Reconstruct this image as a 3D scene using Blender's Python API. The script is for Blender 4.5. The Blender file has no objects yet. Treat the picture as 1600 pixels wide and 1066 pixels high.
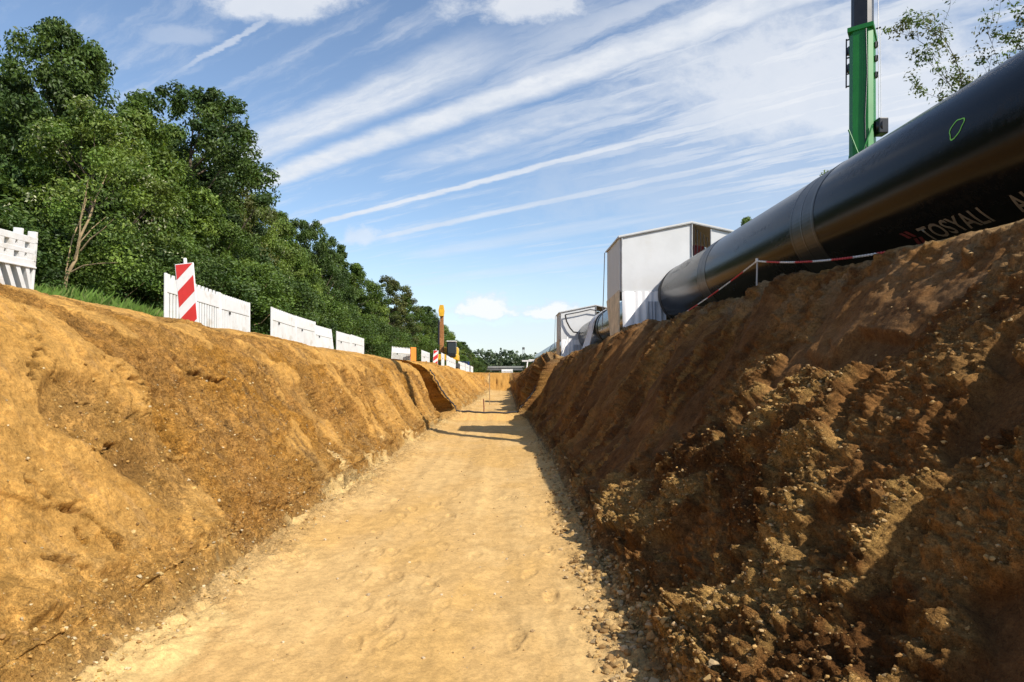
import bpy, bmesh, math, random
import numpy as np
from mathutils import Vector, Matrix

random.seed(7)
RNG = np.random.default_rng(11)
PI = math.pi
scene = bpy.context.scene
COL = scene.collection
F = 1067.0                      # focal length in photo pixels (24 mm on 36 mm)
SUN = Vector((1.0, -0.80, 1.209)).normalized()   # direction towards the sun

# ------------------------------------------------------------------ camera / render
cam_d = bpy.data.cameras.new("camera")
cam = bpy.data.objects.new("camera", cam_d)
COL.objects.link(cam)
cam.location = (0, 0, 0)
cam.rotation_euler = (PI / 2, 0, 0)
cam_d.lens = 24; cam_d.sensor_width = 36
cam_d.shift_x = 20 / 1600
cam_d.shift_y = 57 / 1600
cam_d.clip_start = 0.05; cam_d.clip_end = 9000
scene.camera = cam
scene.view_settings.view_transform = 'Standard'
scene.view_settings.look = 'None'
scene.view_settings.gamma = 1
scene.view_settings.exposure = 0.55
scene.render.resolution_x = 1024; scene.render.resolution_y = 682

# ------------------------------------------------------------------ noise
def _hash(ix, iy, iz):
    h = (ix.astype(np.int64) * 374761393 + iy.astype(np.int64) * 668265263 + iz.astype(np.int64) * 1440662683) & 0xFFFFFFFF
    h = ((h ^ (h >> 13)) * 1274126177) & 0xFFFFFFFF
    h = (h ^ (h >> 16)) & 0xFFFFFFFF
    h = (h * 2246822519) & 0xFFFFFFFF
    return (h ^ (h >> 15)) & 0xFFFFFFFF

_G = np.array([[1,1,0],[-1,1,0],[1,-1,0],[-1,-1,0],[1,0,1],[-1,0,1],[1,0,-1],[-1,0,-1],
               [0,1,1],[0,-1,1],[0,1,-1],[0,-1,-1],[1,1,0],[-1,1,0],[0,-1,1],[0,-1,-1]], dtype=np.float32)

def perlin(x, y, z=None):
    if z is None: z = np.zeros_like(x) + 0.37
    fx, fy, fz = np.floor(x), np.floor(y), np.floor(z)
    ix, iy, iz = fx.astype(np.int64), fy.astype(np.int64), fz.astype(np.int64)
    x = (x - fx).astype(np.float32); y = (y - fy).astype(np.float32); z = (z - fz).astype(np.float32)
    u = x*x*x*(x*(x*6-15)+10); v = y*y*y*(y*(y*6-15)+10); w = z*z*z*(z*(z*6-15)+10)
    out = 0
    for dx in (0, 1):
        wx = u if dx else 1 - u
        for dy in (0, 1):
            wy = v if dy else 1 - v
            for dz in (0, 1):
                wz = w if dz else 1 - w
                g = _G[_hash(ix+dx, iy+dy, iz+dz) & 15]
                out = out + wx*wy*wz*(g[..., 0]*(x-dx) + g[..., 1]*(y-dy) + g[..., 2]*(z-dz))
    return out

def fbm(x, y, z=None, octv=4, gain=0.5):
    a, s, f = 1.0, 0, 1.0
    for i in range(octv):
        s = s + a * perlin(x*f + 17.1*i, y*f - 9.3*i, None if z is None else z*f + 3.7*i)
        a *= gain; f *= 2.03
    return s

def worley(x, y, seed=0):
    """distance to the nearest cell point, the second nearest, and a random id of the nearest"""
    fx, fy = np.floor(x).astype(np.int64), np.floor(y).astype(np.int64)
    d1 = np.full(x.shape, 9.0); d2 = np.full(x.shape, 9.0); rid = np.zeros(x.shape)
    for dx in (-1, 0, 1):
        for dy in (-1, 0, 1):
            cx, cy = fx+dx, fy+dy
            h = _hash(cx, cy, np.full_like(cx, seed))
            px = cx + (h & 1023) / 1023.0
            py = cy + ((h >> 10) & 1023) / 1023.0
            r = ((h >> 20) & 1023) / 1023.0
            d = np.hypot(px-x, py-y)
            near = d < d1
            d2 = np.where(near, d1, np.minimum(d2, d))
            rid = np.where(near, r, rid)
            d1 = np.where(near, d, d1)
    return d1, d2, rid

def sst(a, b, x):
    t = np.clip((x-a)/(b-a), 0, 1)
    return t*t*(3-2*t)

# ------------------------------------------------------------------ object helpers
def link(o, parent=None):
    COL.objects.link(o)
    if parent is not None: o.parent = parent
    return o

def tag(o, label=None, cat=None, group=None, kind=None):
    if label: o['label'] = label
    if cat: o['category'] = cat
    if group: o['group'] = group
    if kind: o['kind'] = kind
    return o

def empty(name, loc=(0,0,0), rz=0.0):
    o = bpy.data.objects.new(name, None)
    o.empty_display_size = 0.2
    o.location = loc; o.rotation_euler = (0, 0, rz)
    return link(o)

def copy_tree(o, parent=None):
    c = o.copy(); COL.objects.link(c); c.parent = parent
    for ch in list(o.children): copy_tree(ch, c)
    return c

def mesh_np(name, V, Fq, mat, parent=None, smooth=True, col=None, matidx=None, rough=None):
    """V (n,3), Fq (m,k) with k = 3 or 4"""
    V = np.asarray(V, dtype=np.float32); Fq = np.asarray(Fq, dtype=np.int32)
    me = bpy.data.meshes.new(name)
    m, k = Fq.shape
    me.vertices.add(len(V)); me.vertices.foreach_set("co", V.ravel())
    me.loops.add(m*k); me.loops.foreach_set("vertex_index", Fq.ravel())
    me.polygons.add(m)
    me.polygons.foreach_set("loop_start", np.arange(0, m*k, k, dtype=np.int32))
    me.polygons.foreach_set("loop_total", np.full(m, k, dtype=np.int32))
    me.polygons.foreach_set("use_smooth", np.full(m, smooth, dtype=bool))
    for mm in (mat if isinstance(mat, (list, tuple)) else [mat]): me.materials.append(mm)
    if matidx is not None: me.polygons.foreach_set("material_index", np.asarray(matidx, dtype=np.int32))
    if col is not None:
        at = me.color_attributes.new("tint", 'FLOAT_COLOR', 'POINT')
        c4 = np.ones((len(V), 4), dtype=np.float32); c4[:, :3] = col
        at.data.foreach_set("color", c4.ravel())
    if rough is not None:
        at = me.attributes.new('rough', 'FLOAT', 'POINT'); at.data.foreach_set('value', np.asarray(rough, dtype=np.float32))
    me.update(calc_edges=True)
    return link(bpy.data.objects.new(name, me), parent)

class MB:
    """collects boxes, tubes and polygons into one mesh"""
    def __init__(s): s.v = []; s.f = []; s.m = []; s.sm = []; s.cur = 0; s.mat4 = Matrix.Identity(4)
    def add(s, vs, fs, smooth=False):
        o = len(s.v)
        s.v += [tuple(s.mat4 @ Vector(p)) for p in vs]
        for f in fs: s.f.append([o+i for i in f]); s.m.append(s.cur); s.sm.append(smooth)
    def box(s, c, d, rot=None, bev=0.0):
        x, y, z = d[0]/2, d[1]/2, d[2]/2
        b = min(bev, x*.9, y*.9, z*.9)
        R = rot if rot is not None else Matrix.Identity(3)
        c = Vector(c)
        if b <= 0:
            vs = [(-x,-y,-z),(x,-y,-z),(x,y,-z),(-x,y,-z),(-x,-y,z),(x,-y,z),(x,y,z),(-x,y,z)]
            fs = [(0,3,2,1),(4,5,6,7),(0,1,5,4),(1,2,6,5),(2,3,7,6),(3,0,4,7)]
            s.add([c + R @ Vector(p) for p in vs], fs)
        else:
            bm = bmesh.new(); bmesh.ops.create_cube(bm, size=1.0)
            for v in bm.verts: v.co = Vector((v.co.x*2*x, v.co.y*2*y, v.co.z*2*z))
            bmesh.ops.bevel(bm, geom=list(bm.edges), offset=b, segments=2, affect='EDGES', profile=.5)
            bm.verts.ensure_lookup_table()
            s.add([c + R @ v.co for v in bm.verts], [[v.index for v in f.verts] for f in bm.faces])
            bm.free()
    def prism(s, poly, a0, a1, axis='y'):
        """poly in the two other axes, extruded along axis from a0 to a1"""
        n = len(poly)
        def mk(p, a):
            return {'x': (a, p[0], p[1]), 'y': (p[0], a, p[1]), 'z': (p[0], p[1], a)}[axis]
        vs = [mk(p, a0) for p in poly] + [mk(p, a1) for p in poly]
        fs = [list(range(n))[::-1], list(range(n, 2*n))]
        fs += [(i, (i+1) % n, n+(i+1) % n, n+i) for i in range(n)]
        s.add(vs, fs)
    def tube(s, pts, r, n=8, caps=True):
        pts = [Vector(p) for p in pts]
        rs = r if isinstance(r, (list, tuple)) else [r]*len(pts)
        vs, fs = [], []
        up = Vector((0.13, 0.31, 0.94))
        prev = None
        for i, p in enumerate(pts):
            t = (pts[min(i+1, len(pts)-1)] - pts[max(i-1, 0)])
            t = t.normalized() if t.length > 1e-9 else Vector((0,0,1))
            a = prev if prev is not None else (up if abs(t.dot(up)) < .95 else Vector((1,0,0)))
            a = (a - t*a.dot(t)).normalized(); prev = a
            b = t.cross(a)
            for k in range(n):
                th = 2*PI*k/n
                vs.append(p + (a*math.cos(th) + b*math.sin(th))*rs[i])
        for i in range(len(pts)-1):
            for k in range(n):
                fs.append((i*n+k, i*n+(k+1) % n, (i+1)*n+(k+1) % n, (i+1)*n+k))
        s.add(vs, fs, True)
        if caps:
            s.add([vs[k] for k in range(n)], [list(range(n))[::-1]])
            s.add([vs[(len(pts)-1)*n+k] for k in range(n)], [list(range(n))])
    def build(s, name, mats, parent=None):
        me = bpy.data.meshes.new(name)
        me.from_pydata(s.v, [], s.f)
        for mm in (mats if isinstance(mats, (list, tuple)) else [mats]): me.materials.append(mm)
        me.polygons.foreach_set("material_index", s.m)
        me.polygons.foreach_set("use_smooth", s.sm)
        me.update()
        return link(bpy.data.objects.new(name, me), parent)

# ------------------------------------------------------------------ materials
class NT:
    def __init__(s, nt): s.nt = nt
    def n(s, t, **kw):
        nd = s.nt.nodes.new(t)
        for k, v in kw.items(): setattr(nd, k, v)
        return nd
    def set(s, sock, v):
        if hasattr(v, 'is_output') or isinstance(v, bpy.types.NodeSocket): s.nt.links.new(v, sock)
        else: sock.default_value = v
    def math(s, op, a, b=0.0, c=None, clamp=False):
        nd = s.n('ShaderNodeMath', operation=op); nd.use_clamp = clamp
        s.set(nd.inputs[0], a); s.set(nd.inputs[1], b)
        if c is not None: s.set(nd.inputs[2], c)
        return nd.outputs[0]
    def add(s, a, b): return s.math('ADD', a, b)
    def sub(s, a, b): return s.math('SUBTRACT', a, b)
    def mul(s, a, b): return s.math('MULTIPLY', a, b)
    def div(s, a, b): return s.math('DIVIDE', a, b)
    def mx(s, a, b): return s.math('MAXIMUM', a, b)
    def mn(s, a, b): return s.math('MINIMUM', a, b)
    def abs(s, a): return s.math('ABSOLUTE', a)
    def ss(s, lo, hi, x):
        nd = s.n('ShaderNodeMapRange', interpolation_type='SMOOTHSTEP')
        s.set(nd.inputs['Value'], x); s.set(nd.inputs['From Min'], lo); s.set(nd.inputs['From Max'], hi)
        return nd.outputs[0]
    def noise(s, vec, scale, detail=4, rough=.5, dist=0.0):
        nd = s.n('ShaderNodeTexNoise')
        s.set(nd.inputs['Vector'], vec); nd.inputs['Scale'].default_value = scale
        nd.inputs['Detail'].default_value = detail; nd.inputs['Roughness'].default_value = rough
        nd.inputs['Distortion'].default_value = dist
        return nd.outputs['Fac']
    def comb(s, x, y, z):
        nd = s.n('ShaderNodeCombineXYZ')
        for i, v in enumerate((x, y, z)): s.set(nd.inputs[i], v)
        return nd.outputs[0]
    def mix(s, f, a, b, blend='MIX'):
        nd = s.n('ShaderNodeMix', data_type='RGBA', blend_type=blend)
        s.set(nd.inputs[0], f); s.set(nd.inputs[6], a); s.set(nd.inputs[7], b)
        return nd.outputs[2]

def new_mat(name):
    m = bpy.data.materials.new(name); m.use_nodes = True
    nt = m.node_tree; nt.nodes.clear()
    N = NT(nt)
    out = N.n('ShaderNodeOutputMaterial'); bs = N.n('ShaderNodeBsdfPrincipled')
    nt.links.new(bs.outputs[0], out.inputs[0])
    return m, N, bs, out

def coat(name, rgb, rough=.5, metal=0.0, var=.12, scale=6.0, bump=0.0, spec=.5, dirt=None, dirt_amt=.3):
    m, N, bs, out = new_mat(name)
    tc = N.n('ShaderNodeTexCoord').outputs['Object']
    nz = N.noise(tc, scale, 5, .6)
    a = tuple(c*(1-var) for c in rgb) + (1,); b = tuple(min(1, c*(1+var)) for c in rgb) + (1,)
    c = N.mix(N.ss(.3, .7, nz), a, b)
    if dirt:
        d = N.noise(tc, scale*.7, 6, .7)
        c = N.mix(N.mul(N.ss(.5, .72, d), dirt_amt), c, dirt + (1,))
    N.set(bs.inputs['Base Color'], c)
    rr = N.add(rough - .08, N.mul(nz, .16)); N.set(bs.inputs['Roughness'], rr)
    bs.inputs['Metallic'].default_value = metal
    bs.inputs['Specular IOR Level'].default_value = spec
    if bump:
        bp = N.n('ShaderNodeBump'); bp.inputs['Strength'].default_value = bump; bp.inputs['Distance'].default_value = .02
        N.set(bp.inputs['Height'], N.noise(tc, scale*3, 5, .6)); N.nt.links.new(bp.outputs[0], bs.inputs['Normal'])
    return m

def soil_mat():
    m, N, bs, out = new_mat("soil")
    tc = N.n('ShaderNodeTexCoord').outputs['Object']
    at = N.n('ShaderNodeVertexColor'); at.layer_name = "tint"
    ra = N.n('ShaderNodeAttribute'); ra.attribute_name = "rough"; rg = ra.outputs['Fac']
    n0 = N.noise(tc, 4.5, 5, .65); n1 = N.noise(tc, 15, 7, .72); n2 = N.noise(tc, 55, 5, .72); n3 = N.noise(tc, 190, 3, .6)
    k = N.add(N.add(N.mul(N.sub(n0, .5), .8), N.mul(N.sub(n1, .5), 1.6)), N.add(N.mul(N.sub(n2, .5), 2.2), N.mul(N.sub(n3, .5), 1.6)))
    k = N.add(N.mul(k, N.add(.35, N.mul(rg, .8))), 1.0)
    c = N.mix(1.0, at.outputs[0], N.comb(k, k, k), 'MULTIPLY')
    # dark crumbs and little pits, and a little pale grit
    v = N.n('ShaderNodeTexVoronoi'); N.set(v.inputs['Vector'], tc); v.inputs['Scale'].default_value = 62
    vs = N.n('ShaderNodeSeparateColor'); N.set(vs.inputs[0], v.outputs['Color'])
    size = N.add(.12, N.mul(vs.outputs[2], .30))
    inside = N.ss(size, N.mul(size, .6), v.outputs['Distance'])
    grit = N.mul(N.mul(N.ss(.88, .93, vs.outputs[0]), inside), rg)
    c = N.mix(N.mul(grit, .35), c, (.46, .33, .17, 1))
    pit = N.mul(N.ss(.555, .64, n1), N.ss(.48, .60, n2))
    c = N.mix(N.mul(N.mul(pit, rg), .42), c, (.13, .07, .026, 1))
    N.set(bs.inputs['Base Color'], c)
    bs.inputs['Roughness'].default_value = .95; bs.inputs['Specular IOR Level'].default_value = .12
    big = N.n('ShaderNodeBump'); big.inputs['Distance'].default_value = .10
    N.set(big.inputs['Strength'], N.mul(rg, .85)); N.set(big.inputs['Height'], N.sub(n1, N.mul(pit, .5)))
    bp = N.n('ShaderNodeBump'); bp.inputs['Distance'].default_value = .045
    N.set(bp.inputs['Strength'], N.add(.15, N.mul(rg, .75)))
    N.set(bp.inputs['Height'], N.add(N.mul(n2, .7), N.add(N.mul(n3, .3), N.mul(grit, .4))))
    N.nt.links.new(big.outputs[0], bp.inputs['Normal']); N.nt.links.new(bp.outputs[0], bs.inputs['Normal'])
    return m

def leaf_mat(name, trans=.3, rough=.5):
    m, N, bs, out = new_mat(name)
    at = N.n('ShaderNodeVertexColor'); at.layer_name = "tint"
    N.set(bs.inputs['Base Color'], at.outputs[0]); bs.inputs['Roughness'].default_value = rough
    bs.inputs['Specular IOR Level'].default_value = .35
    tr = N.n('ShaderNodeBsdfTranslucent')
    N.set(tr.inputs[0], N.mix(1.0, at.outputs[0], (1.3, 1.25, .6, 1), 'MULTIPLY'))
    mx = N.n('ShaderNodeMixShader'); mx.inputs[0].default_value = trans
    N.nt.links.new(bs.outputs[0], mx.inputs[1]); N.nt.links.new(tr.outputs[0], mx.inputs[2])
    N.nt.links.new(mx.outputs[0], out.inputs[0])
    return m

def pipe_mat():
    m, N, bs, out = new_mat("pipe_coating")
    tc = N.n('ShaderNodeTexCoord').outputs['Object']
    sp = N.n('ShaderNodeSeparateXYZ'); N.set(sp.inputs[0], tc)
    st = N.comb(N.mul(sp.outputs[0], 1.0), N.mul(sp.outputs[1], .12), N.mul(sp.outputs[2], 1.0))
    n1 = N.noise(st, 3.2, 5, .6); n2 = N.noise(tc, 14, 5, .65)
    dust = N.mul(N.ss(.45, .75, n1), N.ss(.35, .7, n2))
    N.set(bs.inputs['Base Color'], N.mix(N.mul(dust, .30), (.003, .003, .004, 1), (.028, .022, .016, 1)))
    N.set(bs.inputs['Roughness'], N.add(.20, N.mul(dust, .3)))
    bs.inputs['Specular IOR Level'].default_value = .17
    bp = N.n('ShaderNodeBump'); bp.inputs['Strength'].default_value = .12; bp.inputs['Distance'].default_value = .02
    N.set(bp.inputs['Height'], n1); N.nt.links.new(bp.outputs[0], bs.inputs['Normal'])
    return m

M = dict(
    soil=soil_mat(), leaf=leaf_mat("leaf"), grass=leaf_mat("grass_blade", .35, .6), pipe=pipe_mat(),
    bark=coat("bark", (.10, .075, .05), .9, var=.35, scale=9, bump=.5),
    twig=coat("twig_bark", (.33, .24, .13), .9, var=.3, scale=8, bump=.3),
    darkbark=coat("dark_bark", (.045, .037, .03), .9, var=.3, scale=9),
    white=coat("white_plastic", (.70, .70, .69), .45, var=.05, scale=3, dirt=(.42, .34, .23), dirt_amt=.6),
    signwhite=coat("sign_white", (.80, .80, .79), .4, var=.03, dirt=(.55, .5, .42), dirt_amt=.25),
    red=coat("sign_red", (.62, .035, .03), .4, var=.08),
    post=coat("grey_post", (.42, .42, .42), .5, var=.1),
    rubber=coat("dark_rubber", (.03, .03, .032), .8, var=.2),
    black=coat("black_paint", (.012, .012, .013), .35, var=.2),
    steel=coat("worn_steel", (.42, .42, .42), .5, .3, var=.15),
    orange=coat("orange_board", (.75, .23, .03), .6, var=.1),
    ply=coat("plywood", (.64, .53, .38), .8, var=.2, scale=4, dirt=(.3, .2, .12)),
    tent=coat("tent_fabric", (.60, .61, .62), .7, var=.05, scale=1.4, bump=.15, dirt=(.52, .5, .45), dirt_amt=.35),
    cloth=coat("white_sheet", (.80, .80, .81), .75, var=.05, scale=3, dirt=(.6, .55, .46), dirt_amt=.3),
    shadedcloth=coat("shaded_sheet", (.42, .45, .50), .75, var=.1, scale=3),  # shade tone of the white sheet, as a colour
    tentred=coat("red_panel", (.36, .05, .04), .6, var=.2),
    green=coat("crane_green", (.012, .16, .022), .4, var=.08, scale=3),
    yellow=coat("machine_yellow", (.72, .40, .02), .45, var=.15, scale=4, dirt=(.25, .16, .07), dirt_amt=.5),
    rust=coat("machine_brown", (.30, .12, .03), .6, var=.25),
    glass=coat("cab_glass", (.02, .025, .03), .08, var=.1),
    blue=coat("dark_blue_paint", (.02, .03, .12), .25, var=.1),
    concrete=coat("bridge_concrete", (.23, .23, .22), .9, var=.15, scale=.4),
    darkconcrete=coat("bridge_girder", (.11, .11, .11), .9, var=.15, scale=.4),
    tower=coat("tower_steel", (.30, .32, .34), .8, var=.1, scale=.3),
    wood=coat("timber", (.33, .23, .13), .85, var=.25, scale=7, bump=.3),
    chalk=coat("green_marker", (.20, .62, .10), .7, var=.1),
    letter=coat("stencil_paint", (.25, .20, .15), .7, var=.15, scale=20),
    logored=coat("stencil_red", (.16, .02, .02), .7, var=.15, scale=20),
    chainwhite=coat("chain_white", (.8, .8, .78), .4, var=.04),
    stone=None,
)

# ------------------------------------------------------------------ terrain
YK = [-12.0, 5.0, 12.0, 19.0, 22.6, 24.2, 30.0, 43.0, 64.0, 90.0]
LX = [ # toe .. outwards : (x, z) for every y key
 [(-2.05,-1.5),(-2.28,-1.36),(-3.20,.22),(-3.55,.50),(-4.40,.80),(-6.3,1.0),(-8.6,1.40),(-10.6,1.75),(-17,2.0),(-60,2.2),(-500,4),(-3000,6)],
 [(-2.05,-1.5),(-2.28,-1.36),(-3.20,.22),(-3.55,.50),(-4.35,.79),(-6.3,.99),(-8.6,1.40),(-10.6,1.75),(-17,2.0),(-60,2.2),(-500,4),(-3000,6)],
 [(-2.02,-1.5),(-2.22,-1.38),(-3.12,.20),(-3.48,.46),(-4.40,.76),(-6.3,.95),(-8.6,1.25),(-10.6,1.6),(-17,1.9),(-60,2.2),(-500,4),(-3000,6)],
 [(-1.96,-1.5),(-2.14,-1.38),(-2.92,.18),(-3.25,.40),(-4.0,.66),(-6.1,.86),(-8.6,1.1),(-10.6,1.4),(-17,1.8),(-60,2.2),(-500,4),(-3000,6)],
 [(-1.90,-1.5),(-2.06,-1.36),(-2.70,.18),(-2.98,.42),(-3.7,.62),(-6.0,.80),(-8.6,1.0),(-10.6,1.3),(-17,1.7),(-60,2.2),(-500,4),(-3000,6)],
 [(-1.50,-1.26),(-1.66,-1.10),(-2.44,.20),(-2.70,.48),(-3.4,.60),(-6.0,.78),(-8.6,1.0),(-10.6,1.2),(-17,1.6),(-60,2.0),(-500,4),(-3000,6)],
 [(-1.32,-1.26),(-1.54,-1.09),(-2.44,.20),(-2.75,.48),(-3.45,.62),(-6.0,.76),(-8.6,.9),(-10.6,1.1),(-17,1.4),(-60,2.0),(-500,4),(-3000,6)],
 [(-.98,-1.26),(-1.26,-1.08),(-2.30,.15),(-2.6,.40),(-3.3,.56),(-6.0,.68),(-8.6,.8),(-10.6,1.0),(-17,1.2),(-60,1.8),(-500,4),(-3000,6)],
 [(-.90,-1.26),(-1.2,-1.08),(-2.25,.12),(-2.5,.36),(-3.2,.48),(-6.0,.58),(-8.6,.7),(-10.6,.9),(-17,1.1),(-60,1.8),(-500,4),(-3000,6)],
 [(-.90,-1.26),(-1.2,-1.08),(-2.25,.12),(-2.5,.36),(-3.2,.48),(-6.0,.58),(-8.6,.7),(-10.6,.9),(-17,1.1),(-60,1.8),(-500,4),(-3000,6)],
]
RX = [
 [(.80,-1.5),(1.02,-1.34),(1.64,-.63),(2.66,.54),(3.06,.96),(3.5,1.05),(6.0,1.0),(14,1.2),(60,1.6),(500,4),(3000,6)],
 [(.80,-1.5),(1.02,-1.34),(1.64,-.63),(2.66,.54),(3.06,.96),(3.5,1.05),(6.0,1.0),(14,1.2),(60,1.6),(500,4),(3000,6)],
 [(.95,-1.5),(1.18,-1.34),(1.72,-.48),(2.56,.84),(2.84,1.05),(3.3,1.04),(6.0,1.0),(14,1.2),(60,1.6),(500,4),(3000,6)],
 [(.96,-1.5),(1.16,-1.32),(1.62,-.5),(2.34,.68),(2.66,.88),(3.2,.95),(6.0,.95),(14,1.1),(60,1.6),(500,4),(3000,6)],
 [(.98,-1.5),(1.12,-1.32),(1.42,-.5),(1.94,.52),(2.35,.78),(3.1,.88),(6.0,.9),(14,1.0),(60,1.6),(500,4),(3000,6)],
 [(.62,-1.26),(.84,-1.1),(1.20,-.5),(1.60,.40),(1.95,.60),(2.8,.80),(6.0,.85),(14,1.0),(60,1.6),(500,4),(3000,6)],
 [(.72,-1.26),(.93,-1.1),(1.30,-.5),(1.85,.40),(2.2,.60),(2.9,.74),(6.0,.8),(14,.9),(60,1.6),(500,4),(3000,6)],
 [(.86,-1.26),(1.06,-1.1),(1.45,-.5),(2.02,.30),(2.4,.50),(3.0,.60),(6.0,.7),(14,.8),(60,1.6),(500,4),(3000,6)],
 [(1.05,-1.26),(1.25,-1.1),(1.7,-.5),(2.4,.24),(2.7,.40),(3.2,.48),(6.0,.55),(14,.7),(60,1.6),(500,4),(3000,6)],
 [(1.05,-1.26),(1.25,-1.1),(1.7,-.5),(2.4,.24),(2.7,.40),(3.2,.48),(6.0,.55),(14,.7),(60,1.6),(500,4),(3000,6)],
]
YK = np.array(YK); LX = np.array(LX); RX = np.array(RX)
TRENCH_END = 64.0

def rows():
    y = [-45, -30, -20, -14, -10, -7, -5, -3.5, -2.5, -1.8, -1.2, -.7, -.3, 0, .25, .45, .62, .78]
    v = .9
    while v < 22.55:
        y.append(v); v += max(.009, .0040*v)
    near = list(y)
    far = []
    v = 24.05
    while v < TRENCH_END + 8:
        far.append(v); v += .0048*v
    far += [73, 76, 80, 86, 95, 110, 130, 160, 210, 300, 450, 700, 1200, 2200, 4500]
    return near, far

def cols(K, counts):
    """fractional knot positions"""
    c = []
    for i, n in enumerate(counts):
        c += [i + j/n for j in range(n)]
    c.append(len(counts))
    return np.array(c)

near, far = rows()
# rows of the cross cut at y = 22.6 .. 24 : (nominal y, set-back 0..1, shear flag)
NA = [(v, 0.0, 0.0) for v in near]
PK = [(22.62, .0, 0), (22.64, .4, 0), (22.66, .8, 0), (22.70, 1.0, 0)] + \
     [(22.70 + 1.2*i/12, 1.0, i/12) for i in range(1, 13)] + \
     [(23.94, .85, 1), (23.97, .6, 1), (24.0, .3, 1), (24.02, .0, 1)]
FA = [(v, 0.0, 0.0) for v in far]
R_ = np.array(NA + PK + FA)
rowY, rowS, rowSh = R_[:, 0], R_[:, 1], R_[:, 2]
n_near = len(NA); n_pk = len(PK)

cl = cols(LX, [34, 215, 36, 64, 40, 26, 16, 12, 8, 5, 4])
cr = cols(RX, [30, 100, 205, 34, 22, 30, 20, 10, 6, 4])
NF = 236                                                   # floor columns between the two toes

def interp_keys(K, y):
    """K (ny, n, 2) -> (len(y), n, 2)"""
    t = np.clip(np.searchsorted(YK, y, side='right') - 1, 0, len(YK)-2)
    f = np.clip((y - YK[t]) / (YK[t+1]-YK[t]), 0, 1)
    # the cross cut separates the near profile from the far one
    nearm = y < 23.98
    f = np.where(nearm & (t == 4), 0.0, f)
    return K[t]*(1-f)[:, None, None] + K[t+1]*f[:, None, None]

def along(Kv, c):
    """profile (ny, n, 2) at fractional knots c, lightly rounded at the knots"""
    n = Kv.shape[1]
    i = np.clip(np.floor(c).astype(int), 0, n-2); f = c - i
    P = Kv[:, i]*(1-f)[None, :, None] + Kv[:, i+1]*f[None, :, None]
    Q = P.copy()
    for _ in range(10):
        Q[:, 1:-1] = .25*Q[:, :-2] + .5*Q[:, 1:-1] + .25*Q[:, 2:]
    w = (c < 6.0)[None, :, None]
    return np.where(w, Q, P)

KL = interp_keys(LX, rowY); KR = interp_keys(RX, rowY)
PL = along(KL, cl); PR = along(KR, cr)                      # (ny, ncl, 2)
ny = len(rowY)
tf = (np.arange(1, NF) / NF)
toeL = PL[:, 0]; toeR = PR[:, 0]
PFx = toeL[:, None, 0]*(1-tf) + toeR[:, None, 0]*tf
PFz = toeL[:, None, 1]*(1-tf) + toeR[:, None, 1]*tf
# one row of vertices : left outermost .. left toe, floor, right toe .. right outermost
X = np.concatenate([PL[:, ::-1, 0], PFx, PR[:, :, 0]], axis=1)
Z = np.concatenate([PL[:, ::-1, 1], PFz, PR[:, :, 1]], axis=1)
Y = np.repeat(rowY[:, None], X.shape[1], axis=1)
nL, nR = len(cl), len(cr); nF = NF-1
C = np.concatenate([-cl[::-1], np.zeros(nF), cr])           # knot coordinate: <0 left, >0 right
CC = np.repeat(C[None], ny, axis=0)
isL = np.arange(X.shape[1]) < nL
isR = np.arange(X.shape[1]) >= nL + nF
isF = ~(isL | isR)
# wall weight : 1 on the slopes, fades out on the ground beyond the brow and on the floor
wallL = sst(.1, .9, -CC) * (1 - sst(3.2, 4.6, -CC)) * isL
wallR = sst(.1, .9, CC) * (1 - sst(3.6, 4.8, CC)) * isR
floorW = isF * 1.0
# cross-section normals (pointing into the trench / up)
dX = np.gradient(X, axis=1); dZ = np.gradient(Z, axis=1)
ln = np.hypot(dX, dZ) + 1e-9
NX, NZ = -dZ/ln, dX/ln
for _ in range(3):
    NX[:, 1:-1] = .25*NX[:, :-2]+.5*NX[:, 1:-1]+.25*NX[:, 2:]
    NZ[:, 1:-1] = .25*NZ[:, :-2]+.5*NZ[:, 1:-1]+.25*NZ[:, 2:]
S = np.cumsum(ln, axis=1); S = S - S[:, nL-1:nL]            # arclength from the left toe

# --- displacement
near_f = 1 - sst(10, 22, Y)
D = np.zeros_like(X); Gc = np.zeros_like(X)                 # displacement and a "crumbly" mask used for colour
def zone(mask_cols):
    idx = np.where(mask_cols)[0]; return slice(idx[0], idx[-1]+1)
act = (np.abs(C) < 7.5)
sl = zone(isL & act)
x, y, z, s = X[:, sl], Y[:, sl], Z[:, sl], -S[:, sl]
big = fbm(y*.55 + 3, s*.6, None, 3)*.055
# plates of smeared sand that end in broken edges, lying a little proud of the rough soil under them
yy = y + .25*s + .35*fbm(y*1.3, s*1.3, None, 3)
pl = fbm(yy*.75 + 41, s*.38 + 7, None, 3)
pl = pl + .035*fbm(yy*5, s*4, None, 3); plate = sst(.02, .030, pl); plate2 = sst(.16, .172, .03*fbm(yy*6, s*5, None, 2) + fbm(yy*1.1 + 5, s*.5 - 3, None, 3))
crum = (1 - plate)
fine = fbm(y*9, s*9, None, 4, .6)
fine2 = fbm(y*24, s*24, None, 3, .6)
gro = fbm(y*10.5 + 1.4*s + 20, s*.7, None, 4, .6)               # tooth marks running down the slope
clod = np.abs(perlin(y*6+3, s*6))*.075 + np.abs(perlin(y*14, s*14+8))*.040 + np.abs(perlin(y*31, s*31))*.019 + fbm(y*60, s*60, None, 2)*.006
dit = np.abs(fbm(y*1.25 + .45*s + 77, s*.22, None, 4, .55)); ditch = (1 - sst(.012, .055, dit))*sst(5.0, 8.5, y)     # run-off gullies
dit2 = np.abs(fbm(y*3.1 + .5*s + 7, s*.30 + 5, None, 3, .55)); ditch2 = 1 - sst(.01, .05, dit2)
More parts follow.
